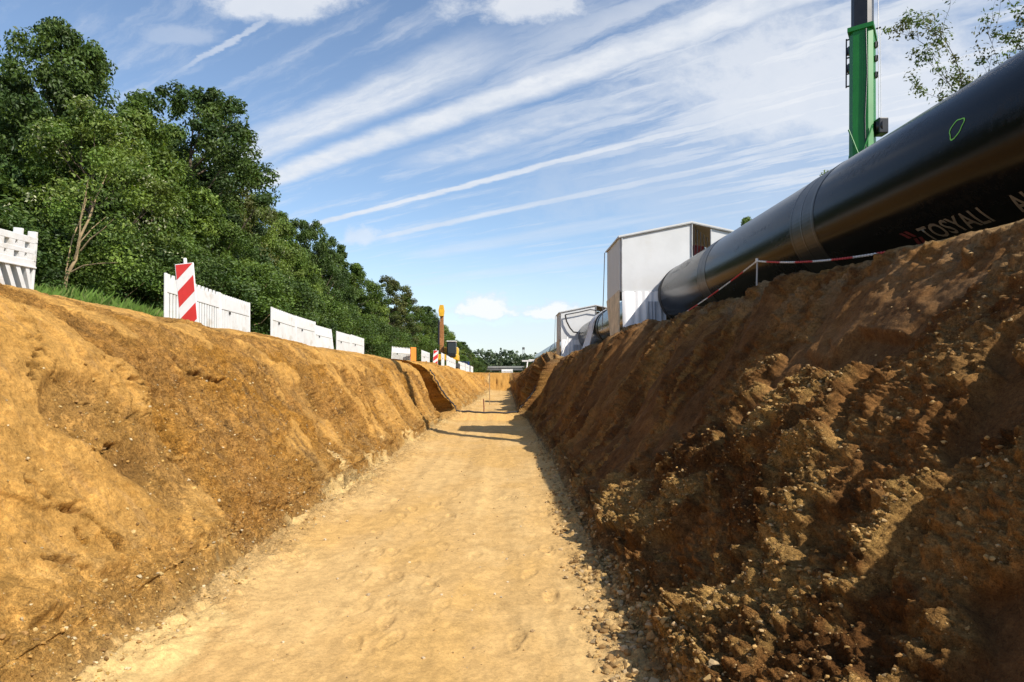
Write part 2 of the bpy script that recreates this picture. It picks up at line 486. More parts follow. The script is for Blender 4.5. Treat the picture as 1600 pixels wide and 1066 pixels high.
step_ = -.10*sst(1.98, 2.06, -CC[:, sl] + .30*fbm(y*.9, y*0+3, None, 3))*sst(8, 11, y)*(1 - sst(21.5, 22.6, y))*(1 - sst(2.1, 3.3, -CC[:, sl]))
d = big + plate*.040 + plate2*.030 + crum*(fine*.022 + clod*.72) + plate*(fine*.012 + fine2*.006 + clod*.22)
d += (-np.abs(gro)*.020*(.35 + .65*crum) + gro*.008)*(1 + 1.6*sst(8, 12, y)) - ditch*.022 - ditch2*.022*crum + step_
# a few deeper cracks and hollows
hol = sst(.30, .55, fbm(y*.9 - 11, s*.95 + 30, None, 2)); d -= hol*.075
cr1, cr2, cid = worley(y*.85 + .3*fbm(y*2, s*2), s*.75 + .3*fbm(y*2+9, s*2))
crack = (1 - sst(.0, .035, cr2 - cr1)) * sst(.55, .75, cid); d -= crack*.06
authored = np.zeros_like(d)
for pts_, wdt, dep in (([(4.50, -.36), (4.56, -.43), (4.60, -.52), (4.64, -.60), (4.73, -.56), (4.82, -.50), (4.96, -.48)], .016, .07),
                       ([(5.35, .10), (5.5, -.02), (5.7, -.10), (5.85, -.14), (6.0, -.13)], .014, .05),
                       ([(3.85, -.62), (3.95, -.70), (4.05, -.79), (4.2, -.84)], .016, .055),
                       ([(6.6, .20), (6.8, .06), (7.1, -.02), (7.5, -.04)], .016, .05),
                       ([(3.7, -.98), (3.78, -1.06), (3.9, -1.10)], .014, .05),
                       ([(9.2, .1), (9.3, -.25), (9.35, -.6), (9.5, -.95)], .020, .05),
                       ([(8.3, .3), (8.35, 0.0), (8.45, -.4)], .018, .045)):
    wy_ = y + .05*fbm(y*7, z*7, None, 3); wz_ = z + .05*fbm(y*7+9, z*7, None, 3)
    best = np.full(y.shape, 9.0)
    for (ya, za), (yb, zb_) in zip(pts_[:-1], pts_[1:]):
        L2 = (yb-ya)**2 + (zb_-za)**2
        t_ = np.clip(((wy_-ya)*(yb-ya) + (wz_-za)*(zb_-za))/L2, 0, 1)
        best = np.minimum(best, np.hypot(wy_-ya-t_*(yb-ya), wz_-za-t_*(zb_-za)))
    k_ = 1 - sst(wdt*.4, wdt*1.5, best)
    d -= dep*k_; authored = np.maximum(authored, k_)
    d += .025*np.exp(-((best - wdt*2.5)/(wdt*1.6))**2)*(wz_ > za)
hw_ = np.exp(-((y - 5.0)/.38)**2 - ((z + .64)/.11)**2); d -= .07*hw_; authored = np.maximum(authored, hw_*.7)
# the toe: fallen crumbs
toe = np.exp(-((s - .25)/.34)**2); d += toe*(.05 + .14*np.clip(fbm(y*1.5, s*2.0+5, None, 4, .6), -.1, 1) + clod*.9)
far_rib = sst(24, 27, y)
saw = 1 - ((y + .5*s)/4.3 - np.floor((y + .5*s)/4.3)); d += far_rib*(saw - .5)*.16*sst(.3, .9, s)
D[:, sl] += d*(wallL[:, sl] + .25*(1 - wallL[:, sl]))
Gc[:, sl] = np.clip(crum*.7 + toe*.5 + hol*.5 + crack + ditch*.6, 0, 1)
PLATE = np.zeros_like(X); PLATE[:, sl] = plate
DITCH = np.zeros_like(X); DITCH[:, sl] = np.clip(ditch + .6*ditch2, 0, 1)
HOL = np.zeros_like(X); HOL[:, sl] = np.clip(hol*.6 + crack + ditch*.7 + authored*1.5, 0, 1.6)

sr = zone(isR & act)
x, y, z = X[:, sr], Y[:, sr], Z[:, sr]
s = S[:, sr] - S[:, nL+nF:nL+nF+1]
nf = 1 - sst(4.6, 7.6, y + .9*(s - 2.2))                    # the coarse gravelly stretch nearest the camera
big = fbm(y*.6 + 70, s*.6 + 4, None, 3)*.11
wx = y + .3*fbm(y*1.2+31, s*1.2, None, 3); ws = s + .3*fbm(y*1.2, s*1.2+55, None, 3)
b1 = np.abs(fbm(wx*1.1 + .5*s, ws*.8, None, 4, .55))
lump = sst(-.05, .30, fbm(wx*1.25 + 9 - .35*s, ws*.55, None, 4, .6))
w1, w2, wi = worley(wx*2.2, ws*2.2, 3); rock = (1 - np.clip(w1/.6, 0, 1)**2)*wi
w3, w4, wj = worley(y*7.5 + .2*fbm(y*9, s*9), s*7.5, 5); peb = (1 - np.clip(w3/.55, 0, 1)**2)*wj
w5, w6, wk = worley(y*19, s*19, 6); grit = (1 - np.clip(w5/.55, 0, 1)**2)*wk
fine = fbm(y*9+80, s*9, None, 4, .65); fine2 = fbm(y*26, s*26+7, None, 3, .6)
flat = sst(.06, .09, fbm(wx*.9 - 20, ws*.6 + 12, None, 3))  # smooth shovelled faces
rough = 1 - flat*.9
clod = np.abs(perlin(wx*2.4+3, ws*1.6))*.050 + np.abs(perlin(wx*4.8+3, s*3.2))*.065 + np.abs(perlin(y*10.5, s*10+8))*.075 + np.abs(perlin(y*24, s*24))*.045 + np.abs(perlin(y*47, s*47))*.018 + fbm(y*58, s*58, None, 2)*.008
cut = 1 - sst(.80, 1.06, np.maximum(np.abs(y - 4.5 + .5*(z - .17))/.46, np.abs(z - .17 - .12*(y - 4.5))/.17) + .05*fbm(y*6, s*6, None, 2))
flat = np.maximum(flat, cut)
rough = 1 - flat*.92
top_calm = 1 - .75*sst(2.45, 3.0, CC[:, sr])
d = big*(1 - .6*nf) + nf*top_calm*(lump*.11 - .06 + rough*(clod + rock*.02 + peb*.016 + grit*.012 + fine*.02) - .05*flat) - nf*.05*(1-top_calm)
gro = fbm(y*4.6 - .5*s + 20, s*.45, None, 4, .55)
ff = (1 - nf)
cr1, cr2, cid = worley(wx*.9, ws*.7, 8)
d += nf*(1-top_calm)*rough*(np.abs(perlin(y*6+3, s*6))*.07 + np.abs(perlin(y*13+3, s*13))*.05 + np.abs(perlin(y*27, s*27+8))*.035 + grit*.016)
d = d*(1-cut*nf) - .13*cut*nf
d += ff*(gro*.13 - np.abs(fbm(y*2.1, s*.3+4, None, 2))*.07 + rough*(fine*.035 + fine2*.014 + np.abs(perlin(y*12, s*8))*.03) + cid*.06 - .03)
toe = np.exp(-((s - .1)/.38)**2); d += toe*(.04 + .07*peb + .03*grit + .05*fine)
far_rib = sst(24.0, 24.4, y)
u = (y + .55*s)/5.2; saw = 1 - (u - np.floor(u)); d += far_rib*(saw*.42 - .02)*sst(.2, .9, s)*(1 - sst(2.3, 2.9, s))
brow = np.exp(-((CC[:, sr] - 3.9)/.6)**2); d += brow*(1-ff*.4)*(.03*fine + .02*peb*nf + .015*grit) - brow*nf*.07
D[:, sr] += d*(wallR[:, sr] + .22*(1 - wallR[:, sr]))
Gc[:, sr] = np.clip(nf*rough*(.35 + .65*lump) + toe*.6, 0, 1)
STRK = np.zeros_like(X); STRK[:, sr] = ff*fbm(y*3.4 - .5*s + 4, s*.35, None, 4, .6)
FLAT = np.zeros_like(X); FLAT[:, sr] = flat

sf = zone(isF)
x, y = X[:, sf], Y[:, sf]
tr = fbm(x*2.2, y*.55, None, 3)*.014 + fbm(x*7, y*4, None, 4, .6)*.007 + fbm(x*24, y*24, None, 3)*.0028
ruts = fbm(x*3.0 + 5, y*.12, None, 2)*.02
edge = np.exp(-((x - toeR[:, None, 0])/.22)**2); w3, w4, wj = worley(x*9, y*9, 15)
edgeL = np.exp(-((x - toeL[:, None, 0])/(.34 + .22*fbm(y*.9 + 4, y*0, None, 3)))**2)
d = tr + ruts + edge*(.05*(1 - np.clip(w3/.55, 0, 1)**2)*wj + .03) + edgeL*(.035 + .06*np.abs(perlin(x*5, y*5)) + .06*np.abs(perlin(x*12, y*12)) + .03*np.abs(perlin(x*27, y*27)) + .05*fbm(x*2, y*1.5, None, 3))
# boot prints
rs = random.Random(3)
prints = []
for lane in range(6):
    px, py = rs.uniform(-.9, .35), rs.uniform(3.2, 5); hd = rs.uniform(-.16, .16)
    for k in range(rs.randint(4, 9)):
        sd = 1 if k % 2 else -1
        prints.append((px + sd*.09, py, hd + rs.uniform(-.2, .2), rs.uniform(.5, 1.1)))
        py += rs.uniform(.55, .75); px += math.sin(hd)*.65 + rs.uniform(-.05, .05)
for k in range(8): prints.append((rs.uniform(-1.2, .6), rs.uniform(3, 9), rs.uniform(-.9, .9), rs.uniform(.4, 1.0)))
for (px, py, a, k) in prints:
    r0, r1 = np.searchsorted(rowY[:n_near], (py-.4, py+.4))
    if r1 <= r0: continue
    dx = x[r0:r1] - px; dy = y[r0:r1] - py
    u = dx*math.cos(a) - dy*math.sin(a); v = dx*math.sin(a) + dy*math.cos(a)
    wd = .048 + .012*np.tanh(v/.08)
    q = np.sqrt((u/wd)**2 + (v/.145)**2)
    heel = np.exp(-((v + .05)/.018)**2)*.5
    d[r0:r1] += k*(-.010*(1 - sst(.8, 1.05, q))*(1 - heel) *(1 + .5*np.sign(np.sin(v*190))*(q < .9)) + .004*np.exp(-((q - 1.2)/.16)**2))
D[:, sf] += d
Gc[:, sf] = np.clip(edge*.8 + edgeL*.8, 0, 1)
EDL = np.zeros_like(X); EDL[:, sf] = edgeL
TRK = np.zeros_like(X); TRK[:, sf] = fbm(x*1.1 + 8, y*.5, None, 4)

# ground beyond: gentle unevenness
og = (np.abs(CC) >= 3.5)
D += og*fbm(X*.5, Y*.5, None, 3)*.04*(np.abs(X) < 60)

for t_ in (nL-1, nL+nF):                                    # no groove where slope and floor meet
    lo_, hi_ = D[:, t_-9].copy(), D[:, t_+9].copy()
    for k in range(-8, 9):
        w_ = 1 - abs(k)/9; lin = lo_ + (hi_-lo_)*(k+9)/18
        D[:, t_+k] = D[:, t_+k]*(1-w_) + np.maximum(lin, D[:, t_+k])*w_
X = X + NX*D; Z = Z + NZ*D
# the cross cut: both walls set back, the far left face sheared so it looks away from the sun
back = rowS[:, None]*.95
wzL = sst(.0, .5, -CC)*(1 - sst(3.5, 4.6, -CC)); wzR = sst(.0, .5, CC)*(1 - sst(4.0, 5.0, CC))
X = X - back*wzL + back*wzR*.9
shear = rowSh[:, None]*sst(.0, 1.0, -CC)*isL
Y = Y + shear*back*1.75*wzL
far_floor = (rowY > 23.9)
# the trench runs out at its far end: slope up to the ground
G = .46 + .012*np.abs(np.clip(X, -60, 60))
te = sst(TRENCH_END, TRENCH_END + 2.6, Y + .25*fbm(X*.5, Y*.3, None, 2)) * (np.abs(X) < 12)
bw = np.where(np.abs(CC) < 5, 1.0, 0.0)
Z = np.where((Z < G) & (bw > 0), Z*(1-te) + G*te, Z)
Y = Y + te*(1-te)*4*.5*fbm(X*1.6, Z*1.6, None, 3)*(np.abs(X) < 12)
# the same behind the camera
tb = sst(-12, -16, Y) if False else (1 - sst(-30, -20, Y)); Z = np.where(np.abs(CC) < 4, Z*(1-tb) + .9*tb, Z)

# --- colours (linear albedo)
def lerp(a, b, t): return a*(1-t[..., None]) + np.array(b)*t[..., None]
base = np.zeros(X.shape + (3,))
base[:] = (.37, .215, .072)
m1 = np.zeros_like(X); m2 = np.zeros_like(X); m3 = np.zeros_like(X)
a0, a1 = sl.start, sr.stop
P3 = (X[:, a0:a1], Y[:, a0:a1], Z[:, a0:a1])
m1[:, a0:a1] = fbm(P3[0]*.8+3, P3[1]*.5, P3[2]*1.1, 4)
m2[:, a0:a1] = fbm(P3[0]*2.3, P3[1]*1.7, P3[2]*2.3+9, 4, .6)
m3[:, a0:a1] = fbm(P3[0]*6, P3[1]*5, P3[2]*6+2, 3, .6)
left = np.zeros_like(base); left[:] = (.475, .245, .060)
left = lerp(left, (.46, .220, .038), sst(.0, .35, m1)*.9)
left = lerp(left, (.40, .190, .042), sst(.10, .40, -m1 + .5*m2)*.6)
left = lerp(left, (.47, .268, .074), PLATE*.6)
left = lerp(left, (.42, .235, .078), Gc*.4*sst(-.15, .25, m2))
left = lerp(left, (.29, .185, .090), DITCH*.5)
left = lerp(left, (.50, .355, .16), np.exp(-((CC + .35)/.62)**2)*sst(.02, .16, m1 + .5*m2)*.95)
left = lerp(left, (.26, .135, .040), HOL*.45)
right = np.zeros_like(base); right[:] = (.245, .115, .034)  # same soil as the left, darkened to deepen this slope's shade
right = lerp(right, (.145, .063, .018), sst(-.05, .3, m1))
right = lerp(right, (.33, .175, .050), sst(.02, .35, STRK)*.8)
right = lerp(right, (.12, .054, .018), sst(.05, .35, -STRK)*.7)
right = lerp(right, (.43, .255, .080), np.clip(Gc*.95 + .0, 0, 1)*sst(-.25, .25, m2))  # near crumbs painted in a lighter, sunlit soil tone
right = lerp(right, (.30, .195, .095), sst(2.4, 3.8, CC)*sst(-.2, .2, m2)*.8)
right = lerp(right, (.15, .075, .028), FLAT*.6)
floor = np.zeros_like(base); floor[:] = (.53, .335, .130)
floor = lerp(floor, (.50, .30, .095), sst(.0, .42, TRK + .25*m2)*.5)
floor = lerp(floor, (.56, .37, .155), sst(.05, .4, -TRK + .2*m3)*.7)
floor = lerp(floor, (.36, .225, .09), Gc*.55*sst(-.2, .2, m2))
floor = lerp(floor, (.58, .40, .165), EDL*sst(.05, .2, m1 + .4*m2)*.9)
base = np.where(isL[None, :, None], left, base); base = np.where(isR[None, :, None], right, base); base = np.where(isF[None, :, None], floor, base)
spill = np.zeros_like(X)
for (sx_, sy_, wx_, wy_, k_) in ((-1.85, 3.75, .24, .80, 1.0), (-2.02, 5.0, .14, .5, .7), (-2.05, 6.9, .15, .40, .8), (-2.04, 8.7, .14, .8, .8), (-2.04, 11.6, .15, 1.3, .8), (-2.30, 9.6, .13, .28, .7), (-2.0, 15.5, .15, 1.5, .8)):
    spill = np.maximum(spill, k_*np.exp(-((X - sx_)/wx_)**2 - ((Y - sy_)/wy_)**2))
spill = sst(.40, .62, spill + .35*m2 + .25*m3)*(np.abs(CC) < 1.6)
base = lerp(base, (.57, .395, .165), spill*.85)
endw = sst(TRENCH_END - .2, TRENCH_END + .4, Y)*isF[None]*(Y < TRENCH_END + 4)
base = lerp(base, (.38, .20, .05), endw)
# blend floor into the toes
kt = np.exp(-(np.abs(CC)/.5)**2)*(~isF); base = lerp(base, (.43, .29, .12), kt*.45) if False else base*(1-(kt*.5)[..., None]) + np.array((.44, .29, .12))*(kt*.5)[..., None]
# sand far out, then green verge on the left
lf = sst(3.6, 5.0, -CC)*isL; base = lerp(base, (.44, .29, .12), lf)
gl = sst(5.05, 5.5, -CC + .5*m2)*isL; base = lerp(base, (.055, .075, .022), gl)
gr = sst(3.9, 5, CC)*isR; base = lerp(base, (.40, .27, .12), gr)
gr2 = sst(6.6, 7.2, CC)*isR; base = lerp(base, (.06, .085, .025), gr2)
base = base * (1 + (.22*m3 + .12*m2)*np.where(isF, .5, 1.0)[None])[..., None]
farg = sst(95, 160, Y)*(np.abs(X) > 4); base = lerp(base, (.07, .09, .03), farg)
base = np.clip(base, .01, .7)

ROUGH = np.where(isF[None], .14 + .75*Gc, .52 + .7*Gc)
ROUGH = np.where(isR[None], np.maximum(ROUGH, .62*(1-FLAT) + .15), ROUGH)
ROUGH = np.clip(ROUGH*(1 - .45*spill), 0, 1.2)
def strip(name, c0, c1, label=None):
    vx = np.stack([X[:, c0:c1], Y[:, c0:c1], Z[:, c0:c1]], axis=-1).reshape(-1, 3)
    cc = base[:, c0:c1].reshape(-1, 3)
    n = c1-c0
    r = np.arange(ny-1)[:, None]*n; q = np.arange(n-1)[None]
    f = np.stack([r+q, r+q+1, r+n+q+1, r+n+q], axis=-1).reshape(-1, 4)
    o = mesh_np(name, vx, f, M['soil'], None, True, cc, None, ROUGH[:, c0:c1].reshape(-1))
    o['kind'] = 'structure'
    return o
kb = nL - 1 - int(np.searchsorted(cl, 4.0)); kr = nL + nF + int(np.searchsorted(cr, 5.0))
strip('ground', 0, kb+1)
strip('trench_slope', kb, nL)
strip('trench_floor', nL-1, nL+nF+1)
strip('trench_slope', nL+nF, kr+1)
strip('ground', kr, X.shape[1])

def ground_z(px, py):
    """height of the terrain surface at (px, py)"""
    r = int(np.clip(np.searchsorted(rowY, py), 1, ny-2))
    xs = X[r]; order = np.argsort(xs)
    return float(np.interp(px, xs[order], Z[r][order]))

# ------------------------------------------------------------------ stones and crumbs (stuff)
def ico():
    bm = bmesh.new(); bmesh.ops.create_icosphere(bm, subdivisions=1, radius=1)
    v = np.array([v.co for v in bm.verts]); f = np.array([[q.index for q in p.verts] for p in bm.faces]); bm.free()
    return v, f
IV, IF = ico()
def gravel(name, n, chooser, label, cat, smin, smax, cmix, power=2.6):
    V, Fc, Cc = [], [], []
    for i in range(n):
        p = chooser()
        if p is None: continue
        (px, py, pz), nrm = p
        r = smin + (smax-smin)*RNG.random()**power
        jit = 1 + .30*RNG.standard_normal((len(IV), 1)).clip(-1.3, 1.3)
        sc = np.array([1, RNG.uniform(.65, 1.1), RNG.uniform(.5, .9)])*r
        a, b = RNG.uniform(0, 2*PI), RNG.uniform(-.7, .7)
        Rz = np.array(Matrix.Rotation(a, 3, 'Z') @ Matrix.Rotation(b, 3, 'X'))
        v = (IV*jit*sc) @ Rz.T + np.array([px, py, pz]) + np.array(nrm)*r*.28
        Fc.append(IF + len(V)*len(IV)); V.append(v)
        c = np.array(cmix[RNG.integers(len(cmix))])*RNG.uniform(.7, 1.25)
        Cc.append(np.repeat(c[None], len(IV), 0))
    o = mesh_np(name, np.concatenate(V), np.concatenate(Fc), M['soil'], None, False, np.clip(np.concatenate(Cc), .02, .75))
    tag(o, label, cat, kind='stuff')
    return o

rlim = [int(np.searchsorted(rowY, v)) for v in (1.6, 16)]
def pick(colrange, weight, ymax=16, bias=2.2):
    def f():
        for _ in range(40):
            yv = 1.6*(ymax/1.6)**(RNG.random()**(1/1.0))
            r = int(np.searchsorted(rowY, yv)); c = int(RNG.integers(colrange[0], colrange[1]))
            if RNG.random() < weight(r, c):
                return (X[r, c], Y[r, c], Z[r, c]), (NX[r, c], 0, NZ[r, c])
        return None
    return f
c_r = nL + nF
wpat = sst(-.1, .25, m2)
gravel('gravel', 5000, pick((c_r-26, c_r+60), lambda r, c: math.exp(-((c - c_r + 2)/20)**2)*(.25 + .75*wpat[r, c])),
       "loose brown gravel and soil crumbs lying along the foot of the shaded slope", "gravel", .003, .030,
       [(.40, .26, .10), (.32, .20, .08), (.42, .30, .16), (.25, .15, .06), (.44, .29, .12)], 3.6)
gravel('gravel', 8000, pick((nL-240, nL+20), lambda r, c: (.10 + Gc[r, c]*.6) * (1.6 if c > nL-50 else .6), 13),
       "pale grit and small stones stuck in the sunlit ochre slope", "gravel", .003, .017,
       [(.44, .28, .09), (.40, .23, .07), (.46, .33, .14), (.30, .17, .06), (.50, .40, .24), (.22, .13, .05)], 4.5)
gravel('gravel', 13000, pick((c_r+4, c_r+400), lambda r, c: Gc[r, c]**2 * (.3 + .7*wpat[r, c]) * (1.5 if C[c] > 2.4 else 1.0), 9),
       "coarse gravel sticking out of the near part of the shaded slope", "gravel", .003, .014,
       [(.36, .215, .075), (.40, .25, .095), (.25, .14, .05), (.42, .29, .14), (.30, .17, .06)], 4.2)
gravel('gravel', 700, pick((nL+6, c_r-4), lambda r, c: .5, 14),
       "scattered tiny stones on the trodden sand of the trench floor", "gravel", .003, .016,
       [(.40, .27, .12), (.30, .2, .1), (.52, .42, .28)], 4)

# ------------------------------------------------------------------ foliage
def leaves(centres, radii, per, size, cols, rng, aspect=.55, up=.35, flower=0.0, flat=.75):
    """leaf-sized quads scattered round clump centres. Returns V, F, C"""
    n = len(centres)
    idx = np.repeat(np.arange(n), per)
    m = len(idx)
    dirs = rng.standard_normal((m, 3)); dirs /= np.linalg.norm(dirs, axis=1)[:, None]
    rr = rng.random(m)**.45
    off = dirs*rr[:, None]*radii[idx][:, None]; off[:, 2] *= flat
    p = centres[idx] + off
    nrm = dirs*.8 + rng.standard_normal((m, 3))*.5; nrm[:, 2] += up
    nrm /= np.linalg.norm(nrm, axis=1)[:, None]
    t = rng.standard_normal((m, 3)); t -= nrm*np.sum(t*nrm, axis=1)[:, None]; t /= np.linalg.norm(t, axis=1)[:, None]
    b = np.cross(nrm, t)
    L = size*rng.uniform(.6, 1.35, m)[:, None]
    a = t*L; w = b*L*aspect*.5
    droop = -nrm*L*.15
    V = np.stack([p - a*.5, p + w + droop*0, p + a*.5 + droop, p - w], axis=1).reshape(-1, 3)
    Fq = np.arange(m*4).reshape(-1, 4)
    cc = np.array(cols)
    ci = rng.integers(0, len(cc), n)[idx]
    c = cc[ci]*rng.uniform(.72, 1.32, (m, 1))*(1 + .18*rng.standard_normal((n, 1)).clip(-1.5, 1.5)[idx])
    c = np.clip(c, .004, .5)
    if flower:
        fl = (rng.random(n) < flower*6)[idx] & (rng.random(m) < .16)
        c[fl] = np.array((.55, .56, .36))*rng.uniform(.7, 1.2, (fl.sum(), 1))
    return V, Fq, np.repeat(c, 4, axis=0)

GREENS = dict(
    dark=[(.052, .094, .018), (.064, .108, .020), (.044, .080, .018), (.078, .122, .024)],
    mid=[(.092, .150, .022), (.078, .132, .020), (.108, .165, .028), (.064, .115, .018)],
    light=[(.135, .195, .030), (.112, .178, .028), (.15, .205, .038), (.095, .155, .026)],
    olive=[(.105, .115, .030), (.085, .105, .026), (.12, .125, .038), (.065, .090, .020)],
)

def tree_proto(name, seed, H, R, base, shape, pal, nclump, per, size, bark='bark', trunk_r=.16, lean=0.0, flower=0.0, gap=.25, rclump=(.32, .72)):
    """an Empty with a trunk (and limbs) and a crown; H height, R crown radius, base where the crown starts"""
    rng = np.random.default_rng(seed); rd = random.Random(seed)
    root = empty(name)
    tb = MB()
    top = Vector((lean*H*.3 + rd.uniform(-.3, .3), rd.uniform(-.3, .3), H*.93))
    def stem(t):
        return Vector((top.x*t + .18*math.sin(t*5+seed), top.y*t + .18*math.cos(t*4+seed*2), top.z*t - .25*(1-t)**8))
    tb.tube([stem(i/10) for i in range(11)], [max(.015, trunk_r*(1.25 - 1.2*i/10)) if i else trunk_r*1.6 for i in range(11)], 8)
    def env(t):            # crown radius at height fraction t of the crown
        if shape == 'round': return math.sqrt(max(0, 1 - (2*t-1)**2))*.9 + .12
        if shape == 'cone': return (1-t)**.8*1.0 + .05
        if shape == 'egg': return max(.08, math.sin(PI*min(1, t**.75))**.7)
        return max(.1, 1 - abs(t-.4)*1.3)
    lo_ = (.72, .9) if shape == 'round' else (.45, .75)
    lobes = [(rd.uniform(0, 2*PI), rd.uniform(0, 1), rd.choice((rd.uniform(*lo_), rd.uniform(1.1, 1.35)))) for _ in range(13)]
    cs, rs_ = [], []
    tries = 0
    while len(cs) < nclump and tries < nclump*30:
        tries += 1
        t = rng.random(); th = rng.random()*2*PI
        lob = 1.0
        for (a, tt, k) in lobes:
            w = math.exp(-((math.atan2(math.sin(th-a), math.cos(th-a)))/.55)**2 - ((t-tt)/.22)**2); lob = lob*(1-w) + k*w
        q = rng.random()**.42
        if q < .45 and rng.random() < .5: continue
        r = R*env(t)*lob*q
        h = base + (H-base)*t
        c = stem(min(1, h/H)) + Vector((math.cos(th)*r, math.sin(th)*r, 0)); c.z = h + rng.uniform(-.2, .2)
        if gap and perlin(np.array([c.x*.55+seed]), np.array([c.y*.55]), np.array([c.z*.55]))[0] < -gap: continue
        cs.append(c); rs_.append(rng.uniform(*rclump)*(1.0 if t < .85 else .75))
    nlimb = 13
    limbt = [c for c in cs if (c - stem(min(1, c.z/H))).length > R*.35]
    rd.shuffle(limbt)
    for c in limbt[:nlimb*2]:
        t0 = max(.18, min(.95, (c.z - (c.xy.length)*.75)/H)); p0 = stem(t0)
        midp = p0.lerp(c, .5) + Vector((rd.uniform(-.2, .2), rd.uniform(-.2, .2), -.12*(c-p0).length))
        r0 = trunk_r*(1.1 - t0)*.42 + .012
        tb.tube([p0, p0.lerp(midp, .5), midp, midp.lerp(c, .5), c], [r0, r0*.85, r0*.65, r0*.4, .008], 5, False)
    tr = tb.build('trunk', M[bark], root)
    V, Fq, Cc = leaves(np.array([tuple(c) for c in cs]), np.array(rs_), per, size, GREENS[pal] if isinstance(pal, str) else pal, rng, flower=flower)
    cr_ = mesh_np('crown', V, Fq, M['leaf'], root, False, Cc)
    return root

PAL_MIX = GREENS['mid'] + GREENS['light']
protos = {}
def proto(key, *a, **k):
    protos[key] = tree_proto(*a, **k); protos[key]['used'] = 0
    return protos[key]
proto('tall', 'deciduous_tree', 1, 10.0, 3.0, 1.6, 'egg', 'dark', 190, 210, .15, 'bark', .19, gap=.10)
proto('round', 'deciduous_tree', 2, 10.0, 3.3, 1.0, 'round', 'dark', 270, 210, .15, 'bark', .2, gap=.30)
proto('light', 'deciduous_tree', 3, 8.0, 2.9, 1.0, 'egg', 'light', 190, 190, .13, 'bark', .12, flower=.03, gap=.25)
proto('mid', 'deciduous_tree', 4, 9.0, 3.0, .8, 'egg', PAL_MIX, 200, 210, .15, 'bark', .16, gap=.10)
proto('olive', 'deciduous_tree', 5, 9.0, 2.8, 1.2, 'round', 'olive', 170, 210, .15, 'bark', .15, gap=.10)
proto('spruce', 'conifer_tree', 6, 11.0, 2.0, .8, 'cone', 'dark', 170, 120, .18, 'darkbark', .14, gap=.4, rclump=(.3, .6))
proto('bush', 'leafy_shrub', 7, 3.4, 1.9, .0, 'round', 'mid', 95, 200, .11, 'twig', .05, gap=.3, rclump=(.35, .7))
proto('bushdark', 'leafy_shrub', 8, 3.4, 1.9, .0, 'round', 'dark', 95, 200, .11, 'twig', .05, gap=.3, rclump=(.35, .7))

def place_tree(key, x, y, ztop, width=1.0, rz=0.0, label=None, cat='tree', group=None, zb=None, name=None):
    p = protos[key]
    if p['used'] == 0: o = p
    else: o = copy_tree(p)
    p['used'] += 1
    H0 = {'tall': 10, 'round': 10, 'light': 8, 'mid': 9, 'olive': 9, 'spruce': 11, 'bush': 3.4, 'bushdark': 3.4}[key]
    zb = ground_z(x, y) - .1 if zb is None else zb
    k = (ztop - zb)/(H0 + .45)
    o.location = (x, y, zb); o.rotation_euler = (0, 0, rz); o.scale = (k*width, k*width, k)
    if 'label' in o: del o['label']
    tag(o, label, cat, group)
    return o

def top_at(px, py, d): return (590-py)*d/F
def X_at(px, d): return (px-780)*d/F
GL = "trees lining the left side of the trench"
# (kind, px, y distance, photo row of the top, width, label)
left_trees = [
 ('tall',   98, 19.0,  -12, .80, "tallest dark green tree, its top near the upper left corner of the photo"),
 ('round', -45, 19.0,  95, 1.0, "dark leafy tree cut off by the left edge, behind the spotted white barrier"),
 ('olive',  20, 22.5,  118, 1.05, "olive green tree half hidden behind the tallest tree at far left"),
 ('light', 150, 17.5, 150, 1.05, "light green tree with white blossoms in front of the tallest tree"),
 ('mid',   205, 23.0, 158, 1.0, "mid green tree rising in the dip between the two highest crowns"),
 ('round', 284, 25.5, 128, .95, "big dark round tree standing above the red and white beacon sign"),
 ('olive', 342, 29.5, 212, .72, "olive tinted tree at the right shoulder of the big dark round tree"),
 ('light', 232, 20.5, 262, .9, "lower pale green tree with blossoms left of the beacon sign"),
 ('mid',   330, 24.0, 305, .9, "lower mid green tree right above the first picket barriers"),
 ('light', 398, 32.0, 292, .75, "yellowish green tree where the outline drops to the wide white cloud streak"),
 ('mid',   436, 35.0, 330, .8, "mid green tree behind the left end of the second row of barriers"),
 ('round', 476, 38.5, 340, .8, "dark round tree behind the second row of barriers"),
 ('tall',  508, 43.0, 366, .9, "dark narrow tree just left of the pointed conifer"),
 ('spruce', 533, 47.0, 380, 1.0, "dark pointed conifer sticking out of the leafy tree line"),
 ('mid',   556, 49.0, 410, 1.0, "mid green tree just right of the pointed conifer"),
 ('olive', 604, 57.0, 428, 1.0, "brownish green tree with a separate rounded top above the orange board"),
 ('light', 578, 52.0, 452, 1.0, "pale green tree below and left of the brownish green one"),
 ('mid',   634, 64.0, 458, 1.0, "mid green tree right of the brownish green one"),
 ('round', 655, 72.0, 474, .9, "dark tree left of the raised excavator arm"),
]
for i, (k, px, d, py, w, lab) in enumerate(left_trees):
    place_tree(k, X_at(px, d), d, top_at(px, py, d), w, rz=i*2.1 + (1.9 if i == 5 else 0), label=lab, group=GL)
lab_far = "green tree in the far end of the left tree line beyond the excavator arm"
for i, (k, px, d, py, w) in enumerate([('mid', 672, 82, 486, 1.1), ('light', 690, 94, 505, 1.1), ('mid', 704, 106, 520, 1.15), ('round', 716, 122, 532, 1.1), ('olive', 727, 142, 542, 1.2),
        ('mid', 737, 166, 551, 1.2), ('round', 745, 200, 557, 1.3), ('mid', 752, 240, 564, 1.3), ('olive', 758, 290, 569, 1.4)]):
    place_tree(k, X_at(px, d), d, top_at(px, py, d), w, rz=i*1.7 + .5, label=lab_far, group="far trees of the left tree line")
lab_b = "tree in the second rank of the left wood, showing through gaps in the front crowns"
